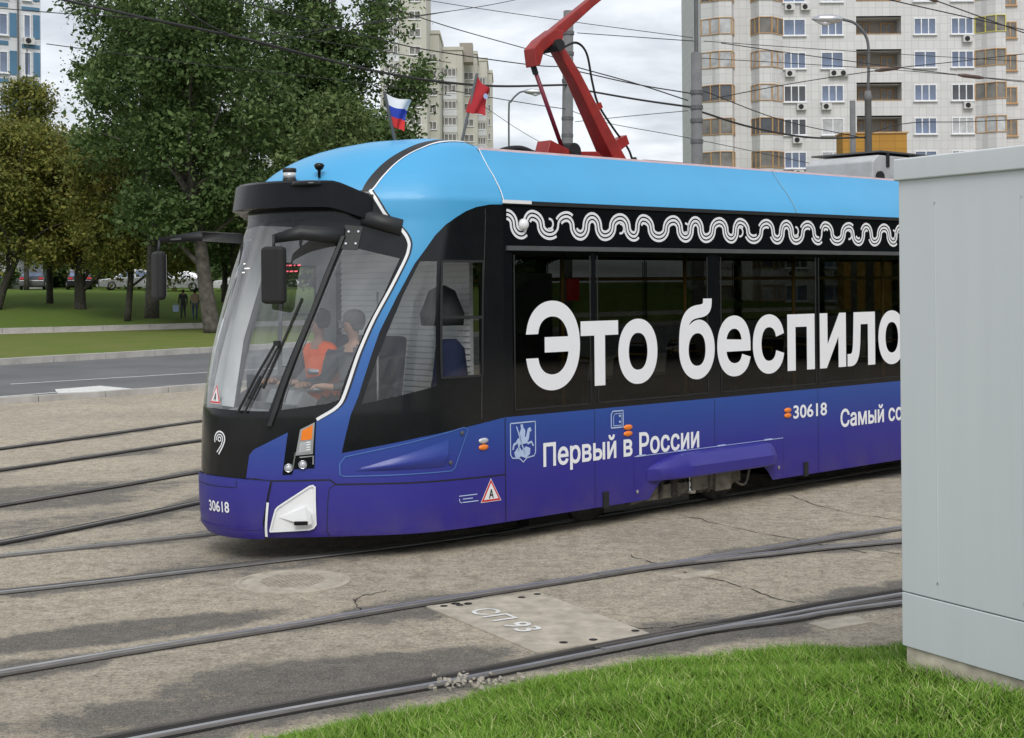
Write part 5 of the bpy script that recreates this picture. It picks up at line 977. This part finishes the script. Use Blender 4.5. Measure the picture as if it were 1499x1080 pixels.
for i, (x, y, s_) in enumerate(((-12.6, 92, 1.0), (-15.5, 96, 1.15), (-19.5, 97, 1.1), (-8.5, 90, 1.1), (-5.8, 84, .9))):
    tree('shade_tree', 'dark leafy tree in the shaded grove behind the tram', x, y, bankzs(x, y) - .1, [(0, 0, 0, .2), (.1, 0, 2.2, .17), (0, 0, 4.5, .1), (0, 0, 7.5, .04)], [(0, 0, 4.4 * s_, 2.6, 2.4, 2.4), (.8, 0, 6.8 * s_, 2.2, 2.2, 2.0), (-1, 0, 6.6 * s_, 2.0, 2.2, 2.0)], 9000, .14, 'leafdark', 'bark', 40 + i, 'shade trees in the grove', 10)
for i, (x, y) in enumerate(((31, -6), (33, 1), (31, 8), (33, 15), (32, 22), (34, 29))):  # unseen trees, added so the tram's side windows reflect something dark
    tree('reflection_tree', 'unseen leafy tree added right of the cabinet for dark window reflections', x, y, 0, [(0, 0, 0, .25), (.1, 0, 3, .2), (0, 0, 6, .12), (0, 0, 10, .05)], [(0, 0, 5.4, 3.2, 4.2, 3.4), (.8, 1, 9.2, 3, 3.6, 3), (-.5, -1, 2.9, 2.8, 4, 2.6), (0, 0, 1.0, 2.6, 4, 1.6)], 9000, .52, 'leafdark', 'bark', 60 + i, 'unseen trees added for the tram window reflections', 8)
rng = np.random.default_rng(77)
me, _c = crown_mesh('wood', [(x, 128 + 5 * math.sin(x), 5.5, 4.5, 3, 4.2) for x in range(-56, 4, 4)] + [(x, 113.4, 4.4, 3.4, .8, 2.4) for x in range(-62, -8, 3)], 95000, .36, rng, .1); o = obj('distant_wood', me, 'leafdark'); o['kind'] = 'stuff'; o['label'] = 'dark mass of far shrubs and trees closing the grove'; o['category'] = 'wood'
# ================================================================== CARS
def car(label, x, y, rz, paint, h=1.48, ln=4.5):
    z = bankzs(x, y) + .02; e = tag(empty('parked_car', (x, y, z), rz), label, 'car', 'cars parked behind the trees'); W_ = .88
    low = [(-.5, .22), (-.5, .62), (-.47, .78), (-.22, .90), (.30, .96), (.44, .92), (.5, .66), (.5, .24), (.40, .18), (-.40, .18)]; cabn = [(-.27, .90), (-.13, 1.38), (-.02, h), (.20, h), (.34, 1.25), (.43, .93)]
    mb = MB(); mb.prism([(a * ln, b_) for a, b_ in low], -W_, W_); obj('body', mb, paint, e, bevel=.06)
    n = len(cabn); mb = MB(); mb.add([(a * ln, -W_ * (.97 if b_ < 1 else .78), b_) for a, b_ in cabn] + [(a * ln, W_ * (.97 if b_ < 1 else .78), b_) for a, b_ in cabn], [tuple(range(n)), tuple(range(n, 2 * n))] + [(i, (i + 1) % n, (i + 1) % n + n, i + n) for i in range(n)]); obj('cabin', mb, paint, e, bevel=.03)
    for sg in (-1, 1):
        for q in ([(-.225, .95), (-.115, 1.34), (.05, 1.40), (.05, .95)], [(.07, .95), (.07, 1.40), (.20, 1.38), (.36, .97)]): obj('side_window', MB().add([(a * ln, sg * (W_ * (.97 - .19 * (b_ - .93) / .5) + .008), b_) for a, b_ in q], [(0, 1, 2, 3)]), 'pane', e)
        for a in (-.31, .30):
            w = obj('wheel', MB().lathe([(.31, -.1), (.32, .0), (.31, .1), (.2, .105)], (a * ln, sg * (W_ - .08), .31), 20, 'y'), 'rubber', e, True); obj('rim', MB().lathe([(.2, -.015), (.19, .01), (.05, .02)], (a * ln, sg * (W_ + .03), .31), 14, 'y'), 'alu', w)
        obj('tail_light', MB().cbox((.492 * ln, sg * .66, .82), (.06, .3, .14)), 'signred', e); obj('headlight', MB().cbox((-.48 * ln, sg * .64, .70), (.1, .32, .13)), 'lens', e)
    for a0, b0, a1, b1 in ((-.262, .93, -.135, 1.37), (.43, .95, .345, 1.24)): obj('screen', MB().add([(a0 * ln + (-.02 if a0 < 0 else .02), -.72, b0), (a0 * ln + (-.02 if a0 < 0 else .02), .72, b0), (a1 * ln + (-.02 if a0 < 0 else .02), .64, b1), (a1 * ln + (-.02 if a0 < 0 else .02), -.64, b1)], [(0, 1, 2, 3)]), 'pane', e)
    return e
M['cargrey'] = plain('car_grey', (.09, .095, .10), .3, .3, .5); M['cardark'] = plain('car_dark', (.012, .013, .018), .25, .1, .6); M['carsilver'] = plain('car_silver', (.42, .43, .44), .3, .5, .5); M['carwhite'] = plain('car_white', (.65, .66, .67), .35, 0, .5)
car('dark grey parked car seen from behind at the far left', -35.6, 107, -1.35, 'cargrey', 1.55); car('black parked car beside the dark grey one', -32.6, 108, -1.25, 'cardark', 1.5)
car('white parked car partly hidden by the thin trunk', -29.6, 112, -1.1, 'carwhite', 1.5); car('silver parked car side on behind the thick trunk', -24.6, 105, .06, 'carsilver', 1.46); car('pale silver parked car nearest to the far mirror', -19.9, 107, .06, 'carwhite', 1.44); car('light grey parked car between the two trunks', -28.2, 106, .35, 'carsilver', 1.5)
# ================================================================== BUILDINGS
def tiled(name, c, j, w, h):
    k = NT(name); k.set(.7, spec=.3); v = k.co(); mp = k.n('ShaderNodeCombineXYZ'); sx = k.n('ShaderNodeSeparateXYZ'); k.l(v, sx.inputs[0])
    a = k.n('ShaderNodeMath', operation='ADD'); k.l(sx.outputs['X'], a.inputs[0]); k.l(sx.outputs['Y'], a.inputs[1]); k.l(a.outputs[0], mp.inputs[0]); k.l(sx.outputs['Z'], mp.inputs[1])
    b_ = k.n('ShaderNodeTexBrick'); b_.offset = 0; b_.inputs['Scale'].default_value = 1; b_.inputs['Brick Width'].default_value = w; b_.inputs['Row Height'].default_value = h; b_.inputs['Mortar Size'].default_value = .028; b_.inputs['Bias'].default_value = 0
    b_.inputs['Color1'].default_value = (*[x * .93 for x in c], 1); b_.inputs['Color2'].default_value = (*[min(1, x * 1.06) for x in c], 1); b_.inputs['Mortar'].default_value = (*j, 1); k.l(mp.outputs[0], b_.inputs['Vector'])
    n = k.noise(.25, 5); k.col(k.mix(.35, b_.outputs['Color'], k.ramp(n, [(.3, tuple(x * .82 for x in c)), (.7, c)]))); return k.m
M['tile'] = tiled('facade_tile', (.61, .61, .605), (.45, .45, .45), .62, .72); M['panelw'] = tiled('panel_white', (.62, .63, .65), (.38, .39, .41), 1.6, 1.0); M['panelb'] = plain('panel_blue', (.07, .17, .28), .6, 0, 0, .15, .4); M['beigewall'] = tiled('far_panel', (.52, .51, .45), (.4, .39, .36), 3.2, 2.9)
M['woodframe'] = plain('brown_frame', (.46, .28, .13), .6, 0, 0, .2, 2); M['frame_white'] = plain('white_frame', (.72, .73, .75), .5); M['frame_yellow'] = plain('yellow_frame', (.55, .50, .12), .5); M['acunit'] = plain('ac_white', (.55, .55, .54), .5); M['ochre'] = tiled('ochre_cladding', (.42, .22, .04), (.25, .13, .03), 1.2, .6); M['loggia'] = plain('loggia_wall', (.30, .27, .235), .8)
FY = 124.; PXM = FY / 2100.; Z0 = [24.27 - 2.87 * i for i in range(-3, 9)]      # window centre heights, top down
def X_(px): return (px - 750) * PXM
flats = tag(empty('apartment_block', (0, FY, 0)), 'grey tiled apartment block with brown glazed bays and white windows', 'building')
ZT = Z0[0] + 2.0; LG = (X_(1257), X_(1323))
obj('wall', MB().box(X_(1030), LG[0], 0, 14, -.5, ZT).box(LG[1], X_(1474), 0, 14, -.5, ZT).box(LG[0], LG[1], 1.6, 14, -.5, ZT).box(X_(1474), X_(1640), 2.2, 14, -.5, ZT), 'tile', flats)
me_cache = {}
def window(parent, x, y, z, w, h, panes, fm='frame_white', gm='pane'):
    key = (round(w, 2), round(h, 2), panes, fm, gm)
    if key not in me_cache:
        t = .09; f = MB(); f.box(-w / 2, w / 2, -.08, 0, h / 2 - t, h / 2).box(-w / 2, w / 2, -.08, 0, -h / 2, -h / 2 + t)
        for i in range(panes + 1): xx = -w / 2 + (w - t) * i / panes; f.box(xx, xx + t, -.078, 0, -h / 2 + t, h / 2 - t)
        f.box(-w / 2 - .08, w / 2 + .08, -.2, 0, -h / 2 - .07, -h / 2 - .005); g = MB().box(-w / 2 + t, w / 2 - t, -.03, -.005, -h / 2 + t, h / 2 - t); a, b_ = f.mesh('window'), g.mesh('pane'); a.materials.append(M[fm]); b_.materials.append(M[gm]); me_cache[key] = (a, b_)
    a, b_ = me_cache[key]; o = link(bpy.data.objects.new('window', a), parent); o.location = (x, y, z); p_ = link(bpy.data.objects.new('pane', b_), o); return o
def mkac():
    b_ = MB().box(-.42, .42, -.4, -.04, -.28, .28); return b_.mesh('air_conditioner')
ACM = mkac(); ACM.materials.append(M['acunit']); FANM = MB().lathe([(.22, -.43), (.22, -.40)], (-.08, 0, 0), 16, 'y').mesh('fan'); FANM.materials.append(M['rubber'])
def aircon(parent, x, y, z):
    o = link(bpy.data.objects.new('air_conditioner', ACM), parent); o.location = (x, y, z); f = link(bpy.data.objects.new('fan', FANM), o)
def bay(parent, x0, x1, dep, z, chl, chr_, fm):
    """glazed bay: tiled spandrel plus a strip of framed panes following the chamfered plan"""
    pl_ = [(x0, 0), (x0 + chl, -dep), (x1 - chr_, -dep), (x1, 0)]
    obj('spandrel', MB().hprism([(a, b_) for a, b_ in pl_], z - 2.17, z - .70), 'tile', parent); obj('ledge', MB().hprism([(x0 - .06, .0), (x0 + chl - .05, -dep - .08), (x1 - chr_ + .05, -dep - .08), (x1 + .06, 0)], z - .70, z - .64), fm, parent)
    obj('lintel', MB().hprism([(x0 - .04, 0), (x0 + chl - .04, -dep - .05), (x1 - chr_ + .04, -dep - .05), (x1 + .04, 0)], z + .68, z + .745), fm, parent)
    gl = MB(); posts = []
    for (ax, ay), (bx_, by_) in zip(pl_[:-1], pl_[1:]):
        l_ = math.hypot(bx_ - ax, by_ - ay)
        if l_ < .3: continue
        n = max(1, round(l_ / .78)); ang = math.atan2(by_ - ay, bx_ - ax); R = Matrix.Rotation(ang, 3, 'Z')
        posts += [(ax + (bx_ - ax) * i / n, ay + (by_ - ay) * i / n, ang) for i in range(n + (by_ == 0))]
        gl.cbox(((ax + bx_) / 2, (ay + by_) / 2 + .04, z + .02), (l_, .03, 1.3), R)
    f = obj('bay_glazing', gl, random.choice(('panedark', 'panedark', 'panewarm', 'curtain')), parent)
    if fm not in me_cache: me_cache[fm] = MB().cbox((0, 0, 0), (.085, .10, 1.32)).mesh('mullion'); me_cache[fm].materials.append(M[fm])
    for x_, y_, a_ in posts: o = link(bpy.data.objects.new('mullion', me_cache[fm]), f); o.location = (x_, y_ - .02, z + .02); o.rotation_euler = (0, 0, a_)
rb = random.Random(3)
for r_, z in enumerate(Z0):
    for a, b_, d_, cl, cr2, fm in ((1030, 1078, 1.1, 1.4, .35, 'woodframe'), (1103, 1150, 1.2, .5, 1.2, 'woodframe'), (1431, 1473, 1.2, 1.4, .25, 'frame_yellow' if r_ == 3 else 'woodframe')): bay(flats, X_(a), X_(b_), d_, z, cl, cr2, fm)
    for px_ in (1166.5, 1221.5, 1357.5, 1412):
        window(flats, X_(px_), 0, z, 1.95, 1.45, 3 if rb.random() < .7 else 2, 'frame_white', rb.choice(('pane', 'pane', 'pane', 'curtain', 'panewarm')))
        if rb.random() < .55: aircon(flats, X_(px_) + rb.uniform(-.6, .6), 0, z - 1.15)
        if rb.random() < .25: aircon(flats, X_(px_) + .95, 0, z - 1.15)
    window(flats, X_(1495), 2.2, z, 1.2, 1.45, 2, 'woodframe', 'panedark'); window(flats, X_(1540), 2.2, z, 1.9, 1.45, 3)
    lo = obj('loggia', MB().box(LG[0], LG[1], 0, .14, z - 2.1, z - .66).box(LG[0], LG[1], .0, 1.6, z + .76, z + .92), 'tile', flats); obj('loggia_rail', MB().box(LG[0], LG[1], -.03, .05, z - .655, z - .60), 'woodframe', lo); obj('loggia_back', MB().box(LG[0], LG[1], 1.5, 1.6, z - .7, z + .76), 'loggia', lo)
    for px_ in (1274, 1308): window(flats, X_(px_), 1.5, z - .1, 1.1, 1.3, 2, 'woodframe', 'panedark')
och = tag(empty('low_annex', (0, 112, 0)), 'ochre clad low annex in front of the flats behind the lamp post', 'building'); xo = 112 / 2100; obj('wall', MB().box((1236 - 750) * xo, (1330 - 750) * xo, 0, 2.2, -.5, 13.8), 'ochre', och); obj('roof_edge', MB().box((1234 - 750) * xo, (1332 - 750) * xo, -.1, 2.2, 13.8, 13.92), 'woodframe', och); window(och, (1265 - 750) * xo, 0, 8, 3, 1.6, 3)
# far stepped block
far = tag(empty('stepped_tower_block', (0, 0, 0)), 'far pale stepped tower block with bay columns behind the flags', 'building')
for i, (p0, p1, Yd, ptop) in enumerate(((560, 628, 236, -40), (626, 646, 246, 50), (644, 680, 256, 74), (677, 701, 268, 80), (699, 716, 280, 90), (713, 723, 290, 108))):
    sc_ = Yd / 2100; x0, x1 = (p0 - 750) * sc_, (p1 - 750) * sc_; zt = 2.25 + (418 - ptop) * sc_; sec = obj('section', MB().box(x0, x1, Yd, Yd + 14, -1, zt).box(x0 - .2, x1 + .2, Yd - .2, Yd + 14, zt, zt + .6), 'beigewall', far)
    nf = int(zt / 2.9); cols = max(1, round((x1 - x0) / 3.6))
    for c_ in range(cols):
        xc = x0 + (c_ + .5) * (x1 - x0) / cols; wid = min(1.9, (x1 - x0) / cols * .6); bw = wid + .5
        for f_ in range(nf - 9, nf - 1):
            zc_ = zt - 2.9 * (nf - 1 - f_) - 1.2
            if c_ % 2 == (i % 2): obj('balcony', MB().box(xc - bw / 2, xc + bw / 2, Yd - 1.0, Yd, zc_ - 1.9, zc_ - .75), 'panelw', sec); window(far, xc, Yd - .9, zc_, wid + .3, 1.4, 3, 'frame_white', 'panedark'); obj('balcony_cap', MB().box(xc - bw / 2, xc + bw / 2, Yd - 1.0, Yd, zc_ + .75, zc_ + .95), 'beigewall', sec)
            else: window(far, xc, Yd, zc_, wid, 1.4, 2, 'frame_white', 'panedark')
obj('roof_hut', MB().box(-9.2, -6.8, 262, 266, 43, 46.5), 'loggia', far)
# blue and white block at the far left
bw_ = tag(empty('panel_apartment_block', (-37.6, 115, 0), .6), 'white and blue panel apartment block at the far left above the trees', 'building'); xe = 0.
obj('wall', MB().box(xe - 40, xe, 0, 14, -.5, 44), 'panelw', bw_)
for i in range(12):
    z = 8.2 + i * 3.0
    for xw in (xe - 3.25, xe - 6.4, xe - 9.6): window(bw_, xw, 0, z, 1.35, 1.75, 2)
    window(bw_, xe - 1.08, 0, z, .6, 1.9, 1)
    for xa, xb in ((xe - 2.45, xe - 1.9), (xe - .60, xe - .08), (xe - 5.4, xe - 4.8)): obj('blue_panel', MB().box(xa, xb, -.06, 0, z - .95, z + .95), 'panelb', bw_)
    obj('blue_band', MB().box(xe - 12, xe - 2.56, -.06, 0, z - 1.62, z - 1.3), 'panelb', bw_); obj('blue_band', MB().box(xe - 1.5, xe - .1, -.06, 0, z - 1.75, z - 1.45), 'panelb', bw_)
    obj('drain_pipe', MB().tube([(xe - 1.8, -.1, z - 1.5), (xe - 1.8, -.1, z + 1.5)], .07, 8), 'greyrail', bw_)
    if i in (5, 8): aircon(bw_, xe - 1.0, 0, z - 1.2)
# pale block glimpsed through the trees
gb = tag(empty('pale_apartment_block', (0, 190, 0)), 'pale apartment block glimpsed between the tall trees', 'building'); q = 190 / 2100; obj('wall', MB().box((330 - 750) * q, (470 - 750) * q, 0, 12, -.5, 30.5), 'panelw', gb)
for i in range(9):
    for j in range(4): window(gb, (350 + j * 32 - 750) * q, 0, 5.4 + i * 2.9, 1.8, 1.4, 2)
